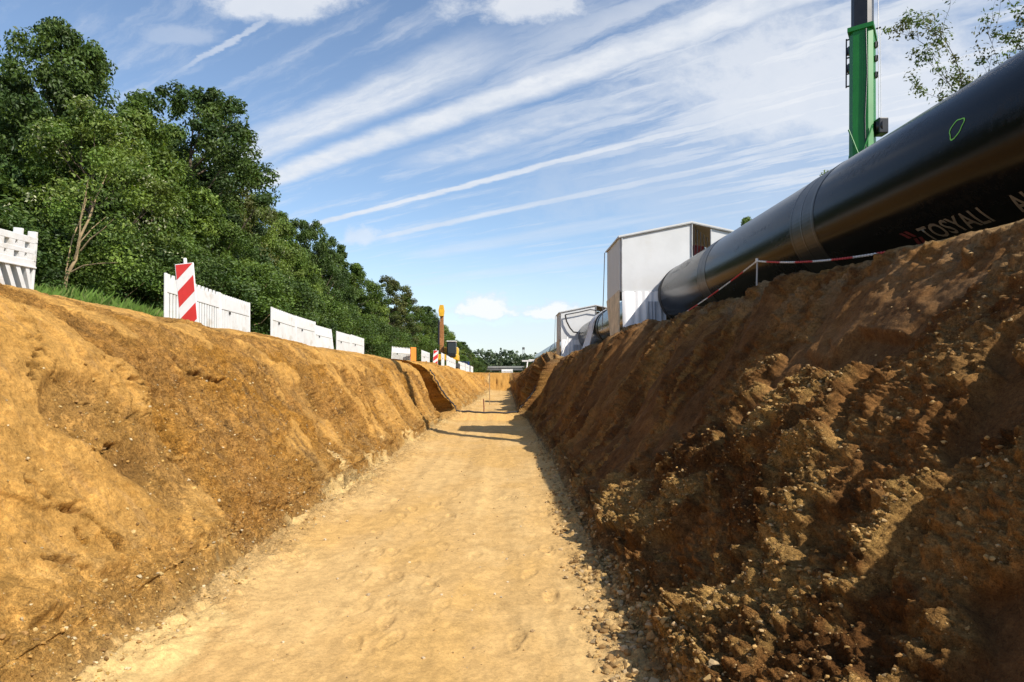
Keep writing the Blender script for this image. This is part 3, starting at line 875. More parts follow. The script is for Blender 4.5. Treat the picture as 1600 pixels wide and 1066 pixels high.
for i, (k, px, d, py, w) in enumerate([('tall', -10, 25, 110, 1), ('round', 110, 27, 170, 1), ('tall', 190, 30, 215, 1), ('round', 300, 36, 260, .9), ('mid', 272, 33, 196, 1.0), ('tall', 380, 42, 320, 1),
        ('mid', 440, 48, 372, 1), ('round', 520, 60, 420, 1), ('mid', 585, 72, 462, 1), ('round', 625, 86, 490, 1.1)]):
    place_tree(k, X_at(px, d), d, top_at(px, py, d), w, rz=i*1.3 + 2, label=lab_b, group="rear trees of the left wood")
lab_s = "leafy shrub in the undergrowth at the edge of the left wood"
i = 0
for (px, d, py, w, k) in [(-30, 15.0, 330, 1.2, 'bush'), (30, 15.5, 318, 1.2, 'bushdark'), (75, 18, 300, 1.3, 'bushdark'), (140, 18.5, 330, 1.2, 'bushdark'), (175, 17, 360, 1.1, 'bush'), (215, 18.5, 350, 1.2, 'bushdark'),
        (245, 19, 400, 1.1, 'bush'), (270, 21, 370, 1.2, 'bushdark'), (320, 22, 385, 1.2, 'bushdark'), (365, 22, 395, 1.2, 'bush'), (400, 24, 410, 1.2, 'bushdark'), (425, 26, 430, 1.2, 'bush'), (455, 29, 440, 1.2, 'bushdark'),
        (485, 32, 455, 1.2, 'bush'), (515, 36, 468, 1.2, 'bushdark'), (545, 40, 480, 1.2, 'bush'), (572, 44, 490, 1.2, 'bushdark'), (596, 48, 500, 1.2, 'bush'), (620, 54, 510, 1.2, 'bushdark'),
        (645, 60, 520, 1.2, 'bush'), (665, 68, 528, 1.2, 'bushdark'), (690, 78, 540, 1.2, 'bush'), (105, 20.5, 250, 1.3, 'bushdark'), (200, 22, 290, 1.3, 'bushdark'), (20, 19, 240, 1.4, 'bushdark'),
        (-60, 17, 250, 1.4, 'bushdark'), (715, 96, 552, 1.3, 'bush'), (735, 120, 561, 1.4, 'bushdark')]:
    place_tree(k, X_at(px, d), d, top_at(px, py, d), w, rz=i*1.1, label=lab_s, cat='shrub', group="shrubs at the edge of the left wood"); i += 1

# the bare young stems in front of the wood at far left
sp = empty('young_tree', (X_at(95, 15.2), 15.2, ground_z(X_at(95, 15.2), 15.2) - .1))
b = MB()
K = 15.2/F
def q(px, py, dy=0.0): return ((px-95)*K, dy, (590-py)*K - sp.location.z)
zb0 = 590 - sp.location.z/K
b.tube([q(93, zb0), q(104, 430), q(116, 405, .05), q(120, 370, .1), q(130, 340, .2), q(139, 300, .3), q(147, 262, .5)], [.05, .042, .036, .03, .025, .02, .01], 7)
b.tube([q(116, 405), q(128, 385, -.1), q(132, 345, -.15), q(142, 310, -.2), q(150, 285, -.3)], [.028, .022, .018, .013, .008], 6)
b.tube([q(98, zb0), q(99, 420, .1), q(104, 370, .2), q(116, 330, .3), q(119, 300, .4)], [.022, .019, .017, .014, .008], 6)
b.tube([q(112, 425), q(135, 416, -.1), q(165, 414, -.2), q(195, 414, -.3)], [.024, .018, .014, .007], 5)
b.tube([q(126, 392), q(145, 375, -.1), q(165, 360, -.1), q(186, 345, -.2)], [.022, .018, .012, .006], 5)
b.tube([q(124, 380), q(140, 355, .1), q(158, 335, .2)], [.018, .014, .006], 5)
b.build('stems', M['twig'], sp)
rng = np.random.default_rng(77)
cs = np.array([q(*p) for p in [(150, 270, .4), (128, 300, -.2), (160, 300, .2), (186, 340, -.1), (195, 408, -.2), (170, 250, .3), (120, 290, .3), (105, 345, .2), (140, 240, .4), (90, 390, .1), (180, 372, -.1)]])
V, Fq, Cc = leaves(cs, np.full(len(cs), .5), 170, .085, GREENS['light'], rng)
mesh_np('leaves', V, Fq, M['leaf'], sp, False, Cc)
tag(sp, "thin multi stemmed young tree with bare pale brown stems in front of the wood", 'tree')

# ---- right-hand trees, mostly hidden by the pipe
def robinia(loc, seed, H, spread, nb, label, leafy=1.0, trunk=.20):
    rd = random.Random(seed); rng = np.random.default_rng(seed)
    root = empty('acacia_tree', loc); tb = MB(); ends = []
    def grow(p, d_, L, r, lev):
        pts = [p]; rs_ = [r]; n = 5
        for i in range(n):
            d_ = (d_ + Vector((rd.uniform(-.22, .22), rd.uniform(-.22, .22), rd.uniform(-.06, .16)))).normalized()
            pts.append(pts[-1] + d_*L/n); rs_.append(r*(1 - .62*(i+1)/n))
        tb.tube(pts, rs_, 7 if lev < 2 else 4, False)
        if lev >= 2: ends.append((pts[-1], lev)); ends.append((pts[3], lev))
        if lev < 4:
            for k in range(nb if lev < 2 else 3):
                j = rd.randint(2, n)
                a = rd.uniform(0, 2*PI); sprd = rd.uniform(.5, 1.0)*spread
                nd = (d_ + Vector((math.cos(a), math.sin(a), rd.uniform(-.1, .5)))*sprd).normalized()
                grow(pts[j], nd, L*rd.uniform(.5, .74), max(.006, rs_[j]*.66), lev+1)
    grow(Vector((0, 0, 0)), Vector((.0, 0, 1)), H*.44, trunk, 0)
    tb.build('trunk', M['darkbark'], root)
    sel = [e for e, lev in ends if rng.random() < .62*leafy]
    V, Fq, Cc = leaves(np.array([tuple(e) for e in sel]), np.full(len(sel), .30)*rng.uniform(.5, 1.3, len(sel)), 34, .11, GREENS['mid'] + GREENS['olive'], rng, aspect=.45)
    mesh_np('crown', V, Fq, M['leaf'], root, False, Cc)
    tag(root, label, 'tree', "trees on the right behind the pipe")
    return root
robinia((14.6, 19.2, 1.1), 21, 11.6, .95, 5, "thin leaved tree with dark twisting branches against the sky above the pipe at upper right")
robinia((12.0, 19.2, 1.1), 34, 8.2, .6, 3, "small nearly bare treetop just peeping over the pipe left of the thin leaved tree", .45, .07)
right_far = [('light', 1290, 21, 262, .8, "small leafy treetop peeping over the pipe left of the green crane boom"),
             ('mid', 1166, 27, 338, .7, "tiny treetop peeping over the pipe right of the white welding tent")]
for i, (k, px, d, py, w, lab) in enumerate(right_far):
    place_tree(k, X_at(px, d), d, top_at(px, py, d), w, rz=i*2 + 1, label=lab, group="trees on the right behind the pipe")
lab_rf = "green tree in the far right tree line behind the small rear welding tent"
for i, (k, px, d, py, w) in enumerate([('mid', 905, 85, 525, 1), ('round', 884, 98, 530, 1), ('mid', 868, 110, 538, 1), ('light', 856, 125, 548, 1), ('mid', 846, 145, 556, 1.1), ('round', 837, 170, 562, 1.2), ('mid', 829, 210, 567, 1.2), ('olive', 822, 250, 570, 1.2)]):
    place_tree(k, X_at(px, d), d, top_at(px, py, d), w, rz=i*1.9, label=lab_rf, group="far trees of the right tree line")

# ---- far wood on the horizon : one mass
rng = np.random.default_rng(5)
cs = []
for d in (360, 420, 500, 600):
    for x_ in np.arange(-.30*d, .42*d, 1.7):
        h = 8 + 3.5*perlin(np.array([x_*.03 + d]), np.array([.5]))[0] + 3*(abs(x_)/d)*4
        for zz in np.arange(2, h + d*.009, 2.6): cs.append((x_ + rng.uniform(-2, 2), d + rng.uniform(-8, 8), zz + rng.uniform(-1, 1)))
cs = np.array(cs)
V, Fq, Cc = leaves(cs, np.full(len(cs), 2.6), 20, 1.7, [(.075, .105, .050), (.085, .115, .055), (.068, .098, .052)], rng, aspect=.8)  # leaf colours lifted and blued to paint in some haze
tag(mesh_np('far_woods', V, Fq, M['leaf'], None, False, Cc), "far off wood closing the view at the horizon behind the bridge", "woods", kind='stuff')

# ---- grass on the left verge
rng = np.random.default_rng(9)
gv, gf, gc = [], [], []
n = 0
N_ = 110000
yy = 4.5*(70/4.5)**rng.random(N_)
xx = -6.3 - 6.0*rng.random(N_)**1.15
keep = (perlin(xx*.9, yy*.9) + .9*(-(xx + 6.6))) > rng.uniform(-.4, .5, N_)
xx, yy = xx[keep], yy[keep]
rI = np.clip(np.searchsorted(rowY, yy), 1, ny-2)
zz = np.array([np.interp(a, X[r][:nL], Z[r][:nL]) for a, r in zip(xx, rI)])
h = rng.uniform(.10, .36, len(xx))*(1 + .5*perlin(xx*.6, yy*.6))*np.clip(.5 + .5*(-xx - 6.4), .4, 1.6)
a = rng.uniform(0, 2*PI, len(xx)); w = rng.uniform(.004, .009, len(xx))*np.clip(yy/9, 1, 3)
lx, ly = rng.normal(0, .16, len(xx)), rng.normal(0, .16, len(xx))
P0 = np.stack([xx - np.cos(a)*w, yy - np.sin(a)*w, zz - .02], 1); P1 = np.stack([xx + np.cos(a)*w, yy + np.sin(a)*w, zz - .02], 1)
P2 = np.stack([xx + lx*h*.5 + np.cos(a)*w*.7, yy + ly*h*.5 + np.sin(a)*w*.7, zz + h*.6], 1); P3_ = np.stack([xx + lx*h*1.7, yy + ly*h*1.7, zz + h], 1)
V = np.stack([P0, P1, P2, P3_], 1).reshape(-1, 3)
gcol = np.array([(.12, .21, .03), (.15, .24, .04), (.10, .175, .026), (.20, .23, .07)])[rng.choice(4, len(xx), p=[.4, .3, .2, .1])]*rng.uniform(.7, 1.3, (len(xx), 1))
tag(mesh_np('grass', V, np.arange(len(xx)*4).reshape(-1, 4), M['grass'], None, False, np.repeat(gcol, 4, 0)),
    "tall green grass on the verge between the barriers and the wood", "grass", kind='stuff')

# ------------------------------------------------------------------ picket barriers
def barrier_proto():
    """2 m wide, 1 m high white plastic barrier panel, along local +X, face towards local -Y"""
    r = empty('barrier_panel')
    b = MB()
    b.box((1.0, 0, .78), (1.92, .030, .27), bev=.008)
    for i in range(13): b.prism([(.06+.149*i, .913), (.06+.149*i+.088, .913), (.06+.149*i+.070, .985), (.06+.149*i+.018, .985)], -.014, .014)
    b.build('top_board', M['white'], r)
    b = MB()
    for i in range(19): b.box((.09 + i*.1011, 0, .385), (.058, .022, .50), bev=.004)
    b.build('slat_panel', M['white'], r)
    b = MB(); b.box((1.0, 0, .085), (1.92, .036, .10), bev=.008); b.build('bottom_rail', M['white'], r)
    for x_ in (.02, 1.98):
        b = MB(); b.box((x_, 0, .50), (.045, .045, .98), bev=.008); b.build('post', M['white'], r)
        b = MB(); b.box((x_, 0, .03), (.10, .44, .055), bev=.012); b.build('foot', M['rubber'], r)
    b = MB(); b.box((.55, -.022, .60), (.10, .016, .055), bev=.004); b.build('latch', M['rubber'], r)
    return r
bp_ = barrier_proto(); bp_['used'] = 0
def barrier(x0, y0, x1, y1, label, group=None, dz=0.0, tilt=0.0, zb=None):
    o = bp_ if bp_['used'] == 0 else copy_tree(bp_)
    bp_['used'] += 1
    L = math.hypot(x1-x0, y1-y0)
    z0, z1 = ground_z(x0, y0) + dz, ground_z(x1, y1) + dz
    if zb is not None: z0, z1 = zb
    o.location = (x0, y0, z0)
    o.rotation_euler = Matrix.Rotation(math.atan2(y1-y0, x1-x0), 4, 'Z').to_euler()
    e = (Matrix.Rotation(math.atan2(y1-y0, x1-x0), 4, 'Z') @ Matrix.Rotation(-math.atan2(z1-z0, L), 4, 'Y') @ Matrix.Rotation(tilt, 4, 'X')).to_euler()
    o.rotation_euler = e
    o.scale = (L/2.0, 1, 1)
    if 'label' in o: del o['label']
    return tag(o, label, 'barrier', group)
GB = "white picket barriers along the left edge of the trench"
barrier(-6.05, 12.35, -6.12, 14.95, "white picket barrier panel right behind the red and white beacon sign", GB, -.02)
barrier(-6.13, 15.0, -6.22, 17.0, "white picket barrier panel joined to the right end of the beacon sign's one", GB, -.03)
barrier(-6.15, 18.4, -6.15, 20.6, "white barrier panel at the left end of the second row", GB, .05)
barrier(-6.15, 20.65, -6.15, 22.8, "white barrier panel in the middle of the second row", GB, .05)
barrier(-6.15, 22.85, -6.05, 25.0, "white barrier panel leaning down at the right end of the second row", GB, .0, -.12)
barrier(-6.1, 25.6, -6.05, 27.8, "plain topped white barrier panel low in the gap after the second row", GB, -.05)
barrier(-6.05, 27.9, -6.0, 30.2, "white barrier panel with a toothed top at the right end of the third row", GB, -.02)
barrier(-5.95, 37.5, -4.95, 38.2, "white barrier panel facing the viewer, left of the orange board", GB, 0)
barrier(-4.55, 40.0, -4.55, 44.5, "single white barrier panel between the orange board and the small beacon sign", GB, 0)
lab = "small white barrier panel in the long far row in front of the excavator"
for (a0_, a1_) in [(45.5, 47.6), (50, 52), (52, 54), (54, 56), (56, 58), (58, 60), (64.5, 66.5), (66.5, 68.5), (68.5, 70.5), (70.5, 72.5), (72.5, 74.5), (74.5, 76.5), (78, 80), (80, 82), (82, 84), (84, 86), (86, 88), (92, 94), (94, 96), (96, 98), (98, 100)]:
    barrier(-3.85, a0_, -3.85, a1_, lab, "far barrier panels left of the trench", .05)
barrier(.4, 110.0, 2.2, 110.4, "lone white barrier panel standing across the far end of the trench", None, -.1)

# orange board at the end of the frontal barrier
o = empty('orange_board', (-4.75, 37.7, ground_z(-4.75, 37.7)), .9)
b = MB(); b.box((0, 0, .52), (.42, .05, .98), bev=.01); b.build('board', M['orange'], o)
b = MB(); b.box((.0, .04, .5), (.05, .03, 1.02), bev=.006); b.build('post', M['post'], o)
tag(o, "upright orange board at the right end of the frontal white barrier", 'board')

# ---- the big barrier with holes at the far left edge
o = empty('barrier_panel', (-6.62, 7.35, .90))
o.rotation_euler = (Matrix.Rotation(PI/2 - .03, 4, 'Z') @ Matrix.Rotation(-.02, 4, 'Y') @ Matrix.Rotation(.10, 4, 'X')).to_euler()
W_ = 2.15
b = MB()
T = .12
def bx(x0, x1, z0, z1, t=T, y=0): b.box(((x0+x1)/2, y, (z0+z1)/2), (x1-x0, t, z1-z0), bev=.006)
bx(0, W_, .91, 1.0); bx(0, W_, .765, .83); bx(0, W_, .59, .685); bx(0, .05, .655, .94); bx(W_-.05, W_, .655, .94)
nh = 11
for row, (z0, z1) in enumerate(((.825, .915), (.68, .77))):
    x_ = .05
    for i in range(nh):
        big_h = (i + row) % 2 == 0
        wid = .085 if big_h else .125
        x1_ = .05 + (W_-.10)*(i+1)/nh
        b.prism([(x1_-wid, z0), (x1_, z0), (x1_ + (.015 if big_h else .0), z1), (x1_-wid-.012, z1)], -T/2+.003, T/2-.003)
        if not big_h:   # the smaller holes are lower too
            b.box(((x1_ - (W_-.1)/nh + x1_)/2, 0, z0+.02), ((W_-.1)/nh, T-.012, .04))
b.build('hole_board', M['white'], o)
b = MB(); bx(0, W_, .70-.125, .70-.10, T+.03); b.build('ledge', M['white'], o)
b = MB()
bx(0, W_, .05, .13); bx(0, .045, .13, .60); bx(W_-.045, W_, .13, .60)
for i in range(13):
    x0 = -.30 + i*.19
    p = [(x0+.42, .12), (x0+.50, .12), (x0+.24, .60), (x0+.16, .60)]
    p = [(max(.02, min(W_-.02, a_)), c_) for a_, c_ in p]
    b.prism(p, -T/2+.004, T/2-.004)
b.build('slanted_bars', M['white'], o)
for x_ in (.03, W_*.5-.2, W_-.30, W_-.03):
    b = MB(); b.box((x_, 0, 1.03), (.05, T-.006, .10), bev=.006); b.build('peg', M['white'], o)
for x_ in (.25, W_-.25):
    b = MB(); b.box((x_, 0, .025), (.12, .5, .05), bev=.012); b.build('foot', M['rubber'], o)
tag(o, "white plastic barrier with holes above slanted bars at the left edge of the photo", 'barrier')

# ---- beacon signs
def beacon(loc, rz, roll, label):
    r = empty('beacon_sign', loc)
    r.rotation_euler = (Matrix.Rotation(rz, 4, 'Z') @ Matrix.Rotation(roll, 4, 'Y')).to_euler()
    b = MB(); b.box((0, 0, .58), (.302, .022, 1.0), bev=.006); b.build('plate', M['signwhite'], r)
    def clip(poly, zlo, zhi):
        out = []
        for lim, sgn in ((zlo, 1), (zhi, -1)):
            src = poly if not out else out
            res = []
            for i in range(len(src)):
                p, q_ = src[i], src[(i+1) % len(src)]
                ip, iq = sgn*(p[1]-lim) >= 0, sgn*(q_[1]-lim) >= 0
                if ip: res.append(p)
                if ip != iq:
                    t = (lim-p[1])/(q_[1]-p[1]); res.append((p[0]+(q_[0]-p[0])*t, lim))
            out = res
        return out
    for zc in (.215, .645, 1.075):
        hw = .136; sl_ = .85; hh = .125
        poly = clip([(-hw, zc-hh-hw*sl_), (hw, zc-hh+hw*sl_), (hw, zc+hh+hw*sl_), (-hw, zc+hh-hw*sl_)], .092, 1.068)
        if len(poly) > 2:
            b = MB(); b.prism(poly, -.0145, -.0105); b.build('stripe', M['red'], r)
    b = MB(); b.box((.0, .035, .60), (.04, .04, 1.14), bev=.006); b.build('post', M['signwhite'], r)
    b = MB(); b.box((0, .03, .02), (.36, .62, .085), bev=.02); b.build('base', M['rubber'], r)
    return tag(r, label, 'sign')
beacon((X_at(297, 10.6), 10.6, ground_z(X_at(297, 10.6), 10.6) - .07), -.10, -.09, "large red and white striped beacon sign leaning in front of the picket barrier")
beacon((-3.95, 42.0, ground_z(-3.95, 42) - .03), 0, .06, "small distant red and white beacon sign left of the excavator")

# ------------------------------------------------------------------ excavator, car
e = empty('excavator', (-4.75, 62.0, ground_z(-5.2, 62) - .05), 0)
for sx in (-1, 1):
    b = MB(); b.prism([(-1.7, .35), (-1.5, .05), (1.5, .05), (1.7, .35), (1.5, .72), (-1.5, .72)], sx*.85-.25, sx*.85+.25, 'x'); b.build('track', M['rubber'], e)
b = MB(); b.box((0, .2, 1.25), (2.1, 3.0, .55), bev=.08); b.box((.25, .9, 1.85), (1.5, 1.5, .75), bev=.12); b.build('body', M['yellow'], e)
c = None
b = MB(); b.box((.50, -.75, 1.95), (.80, 1.3, 1.35), bev=.06); c = b.build('cab', M['black'], e)
b = MB(); b.box((.50, -1.41, 2.05), (.64, .03, .95), bev=.01); b.build('windscreen', M['glass'], c)
b = MB(); b.box((.50, -.75, 2.67), (.88, 1.36, .09), bev=.03); b.build('cab_roof', M['white'], c)
b = MB()
b.prism([(-.7, 1.3), (-.1, 1.2), (.25, 3.0), (.1, 4.2), (-.3, 4.2), (-.35, 3.0)], -.62, -.28, 'x'); b.build('boom', M['rust'], e)
b = MB(); b.prism([(-.35, 3.2), (.15, 3.2), (.10, 5.6), (-.15, 5.7)], -.60, -.30, 'x'); b.build('arm', M['rust'], e)
b = MB(); b.prism([(-.68, 5.0), (-.28, 5.0), (-.22, 5.5), (-.30, 6.0), (-.62, 6.0), (-.74, 5.5)], -.4, .2, 'y'); b.build('bucket', M['yellow'], e)
b = MB(); b.tube([(-.68, -.7, 1.9), (-.70, -.45, 4.6)], .09, 8); b.build('hydraulic_cylinder', M['black'], e)
tag(e, "yellow excavator with its arm raised upright behind the far white barriers", 'excavator')

cr_ = empty('parked_car', (-4.75, 92, ground_z(-4.75, 92)))
b = MB(); b.prism([(-2.1, .35), (-2.1, .85), (-1.3, .98), (1.9, 1.0), (2.1, .8), (2.1, .35)], -.85, .85, 'x'); b.build('body', M['blue'], cr_)
b = MB(); b.prism([(-1.2, .99), (-.5, 1.58), (1.4, 1.60), (1.85, 1.01)], -.74, .74, 'x'); b.build('roof', M['blue'], cr_)
for sx in (-.76, .76):
    b = MB(); b.prism([(-.95, 1.04), (-.42, 1.48), (1.3, 1.50), (1.6, 1.05)], sx-.012, sx+.012, 'x'); b.build('side_window', M['glass'], cr_)
b = MB(); b.add([(-.62, -1.17, 1.04), (.62, -1.17, 1.04), (.58, -.58, 1.54), (-.58, -.58, 1.54)], [(0, 1, 2, 3)]); b.build('windscreen', M['glass'], cr_)
for sx in (-.8, .8):
    for sy in (-1.35, 1.3):
        b = MB(); b.tube([(sx-.1, sy, .33), (sx+.1, sy, .33)], .33, 16); b.build('wheel', M['rubber'], cr_)
tag(cr_, "dark blue car whose roof shows above the far white barriers", 'car')

# ------------------------------------------------------------------ pipe
PXc, PZc, PR_ = 4.40, 1.915, .71
pipe = empty('pipeline', (PXc, 0, PZc))
def cyl_along(y0, y1, r, n=96, ny_=2, thick=.022, ends=True, rr=None):
    ys = np.linspace(y0, y1, ny_)
    b = MB(); vs, fs = [], []
    rads = [r]*ny_ if rr is None else rr
    for j, yv in enumerate(ys):
        for k in range(n):
            th = 2*PI*k/n; vs.append((rads[j]*math.cos(th), yv, rads[j]*math.sin(th)))
    for j in range(ny_-1):
        for k in range(n): fs.append((j*n+k, (j+1)*n+k, (j+1)*n+(k+1) % n, j*n+(k+1) % n))
    b.add(vs, fs, True)
    if ends:
        for yv, flip in ((y0, 1), (y1, -1)):
            ring = [(r*math.cos(2*PI*k/n), yv, r*math.sin(2*PI*k/n)) for k in range(n)]
            ring2 = [((r-thick)*math.cos(2*PI*k/n), yv, (r-thick)*math.sin(2*PI*k/n)) for k in range(n)]
            b.add(ring + ring2, [(k, (k+1) % n, n+(k+1) % n, n+k)[::flip] for k in range(n)])
        vs = []
        for yv in (y0, y1):
            for k in range(n): vs.append(((r-thick)*math.cos(2*PI*k/n), yv, (r-thick)*math.sin(2*PI*k/n)))
        b.add(vs, [(k, (k+1) % n, n+(k+1) % n, n+k) for k in range(n)], True)
    return b
cyl_along(4.55, 15.72, PR_, ny_=40).build('pipe_wall', M['pipe'], pipe)
cyl_along(15.78, 72, PR_-.012, ny_=80).build('pipe_wall', M['pipe'], pipe)
# weld sleeves: a wrapped band with a raised rim at both ends
for yc, wv in ((8.35, .66), (12.5, .50), (26.0, .5), (38, .5), (50, .5)):
    ys = [yc-wv/2, yc-wv/2+.01, yc-wv/2+.05, yc-wv/2+.07, yc-.02, yc, yc+.02, yc+wv/2-.07, yc+wv/2-.05, yc+wv/2-.01, yc+wv/2]
    rr = [PR_+.0012, PR_+.005, PR_+.005, PR_+.003, PR_+.003, PR_+.0055, PR_+.003, PR_+.003, PR_+.005, PR_+.005, PR_+.0012]
    b = MB(); vs, fs = [], []; n = 96
    for yv, r in zip(ys, rr):
        for k in range(n): vs.append((r*math.cos(2*PI*k/n), yv, r*math.sin(2*PI*k/n)))
    for j in range(len(ys)-1):
        for k in range(n): fs.append((j*n+k, (j+1)*n+k, (j+1)*n+(k+1) % n, j*n+(k+1) % n))
    b.add(vs, fs, False); b.build('weld_sleeve', M['black'], pipe)
# bevelled rim where the coated length ends at the tent
b = cyl_along(15.64, 15.80, PR_+.006, ny_=2); b.build('end_band', M['rubber'], pipe)

def on_pipe(u, v, alpha0, yc, lift=.003):
    """u runs along the pipe towards the camera (-y), v upwards round the pipe; alpha below the horizontal on the trench side"""
    al = alpha0 - v/PR_
    return (-(PR_+lift)*math.cos(al), yc - u, -(PR_+lift)*math.sin(al))
# green marker ring
b = MB(); n = 48
ring = []
rnd = random.Random(4)
for k in range(n):
    th = 2*PI*k/n; w = 1 + .10*math.sin(3*th+1) + .06*math.sin(5*th)
    for rad in (.074, .087):
        ring.append(on_pipe(math.cos(th)*rad*w*1.0, math.sin(th)*rad*w*.85 + .02*math.cos(th), math.radians(-8), 5.52))
b.add(ring, [(2*k, 2*k+1, (2*k+3) % (2*n), (2*k+2) % (2*n)) for k in range(n)]); b.build('green_ring_mark', M['chalk'], pipe)
# stencilled lettering
def text_on_pipe(txt, size, alpha, yc, name, mat, sx=1.0):
    cu = bpy.data.curves.new('lettering_curve', 'FONT'); cu.body = txt; cu.size = size
    cu.resolution_u = 3; cu.offset = .004
    tmp = bpy.data.objects.new('lettering_tmp', cu); COL.objects.link(tmp)
    dg = bpy.context.evaluated_depsgraph_get()
    me = bpy.data.meshes.new_from_object(tmp.evaluated_get(dg))
    bpy.data.objects.remove(tmp)
    bm = bmesh.new(); bm.from_mesh(me)
    bmesh.ops.triangulate(bm, faces=list(bm.faces))
    for _ in range(2):
        bmesh.ops.subdivide_edges(bm, edges=[e_ for e_ in bm.edges if e_.calc_length() > .035], cuts=1)
        bmesh.ops.triangulate(bm, faces=list(bm.faces))
    for v in bm.verts: v.co = Vector(on_pipe(v.co.x*sx, v.co.y, alpha, yc))
    bm.to_mesh(me); bm.free()
    me.materials.clear(); me.materials.append(mat)
    me.name = name
    return link(bpy.data.objects.new(name, me), pipe)
text_on_pipe("TOSYALI", .27, math.radians(62), 6.42, 'lettering', M['letter'], .80)
text_on_pipe("AL", .27, math.radians(62), 5.30, 'lettering', M['letter'], .80)
b = MB()
for du, w_ in ((-.02, .05), (.055, .05)):
    for (v0, v1, sh) in ((.0, .09, .05), (.11, .20, -.05)):
        b.add([on_pipe(du, v0, math.radians(62), 6.60), on_pipe(du+w_, v0, math.radians(62), 6.60), on_pipe(du+w_+sh, v1, math.radians(62), 6.60), on_pipe(du+sh, v1, math.radians(62), 6.60)], [(0, 1, 2, 3)])
b.build('red_emblem', M['logored'], pipe)
tag(pipe, "huge black coated steel pipeline running along the right edge of the trench", 'pipeline')

# timber blocks under the pipe
def skid(y, label):
    z0 = ground_z(PXc, y); z1 = PZc - PR_
    r = empty('timber_block', (PXc, y, z0 - .03))
    hgt = max(.1, z1 - z0 + .02); nlay = max(1, round(hgt/.18)); hh = hgt/nlay
    for i in range(nlay):
        b = MB(); b.box((0, 0, hh*(i+.5)), (1.1, .24, hh-.004), bev=.01); b.build('beam', M['wood'], r)
    for sx in (-1, 1):
        b = MB(); b.prism([(sx*.50, 0), (sx*.28, 0), (sx*.49, .09)], -.1, .1, 'y'); w = b.build('wedge', M['wood'], r); w.location = (0, 0, hgt - .002)
    return tag(r, label, 'timber', "timber blocks under the pipe")
for yv in (4.75, 11.2, 20, 25, 38, 46, 56, 66): skid(yv, "timber block with wedges carrying the black pipe above the ground")

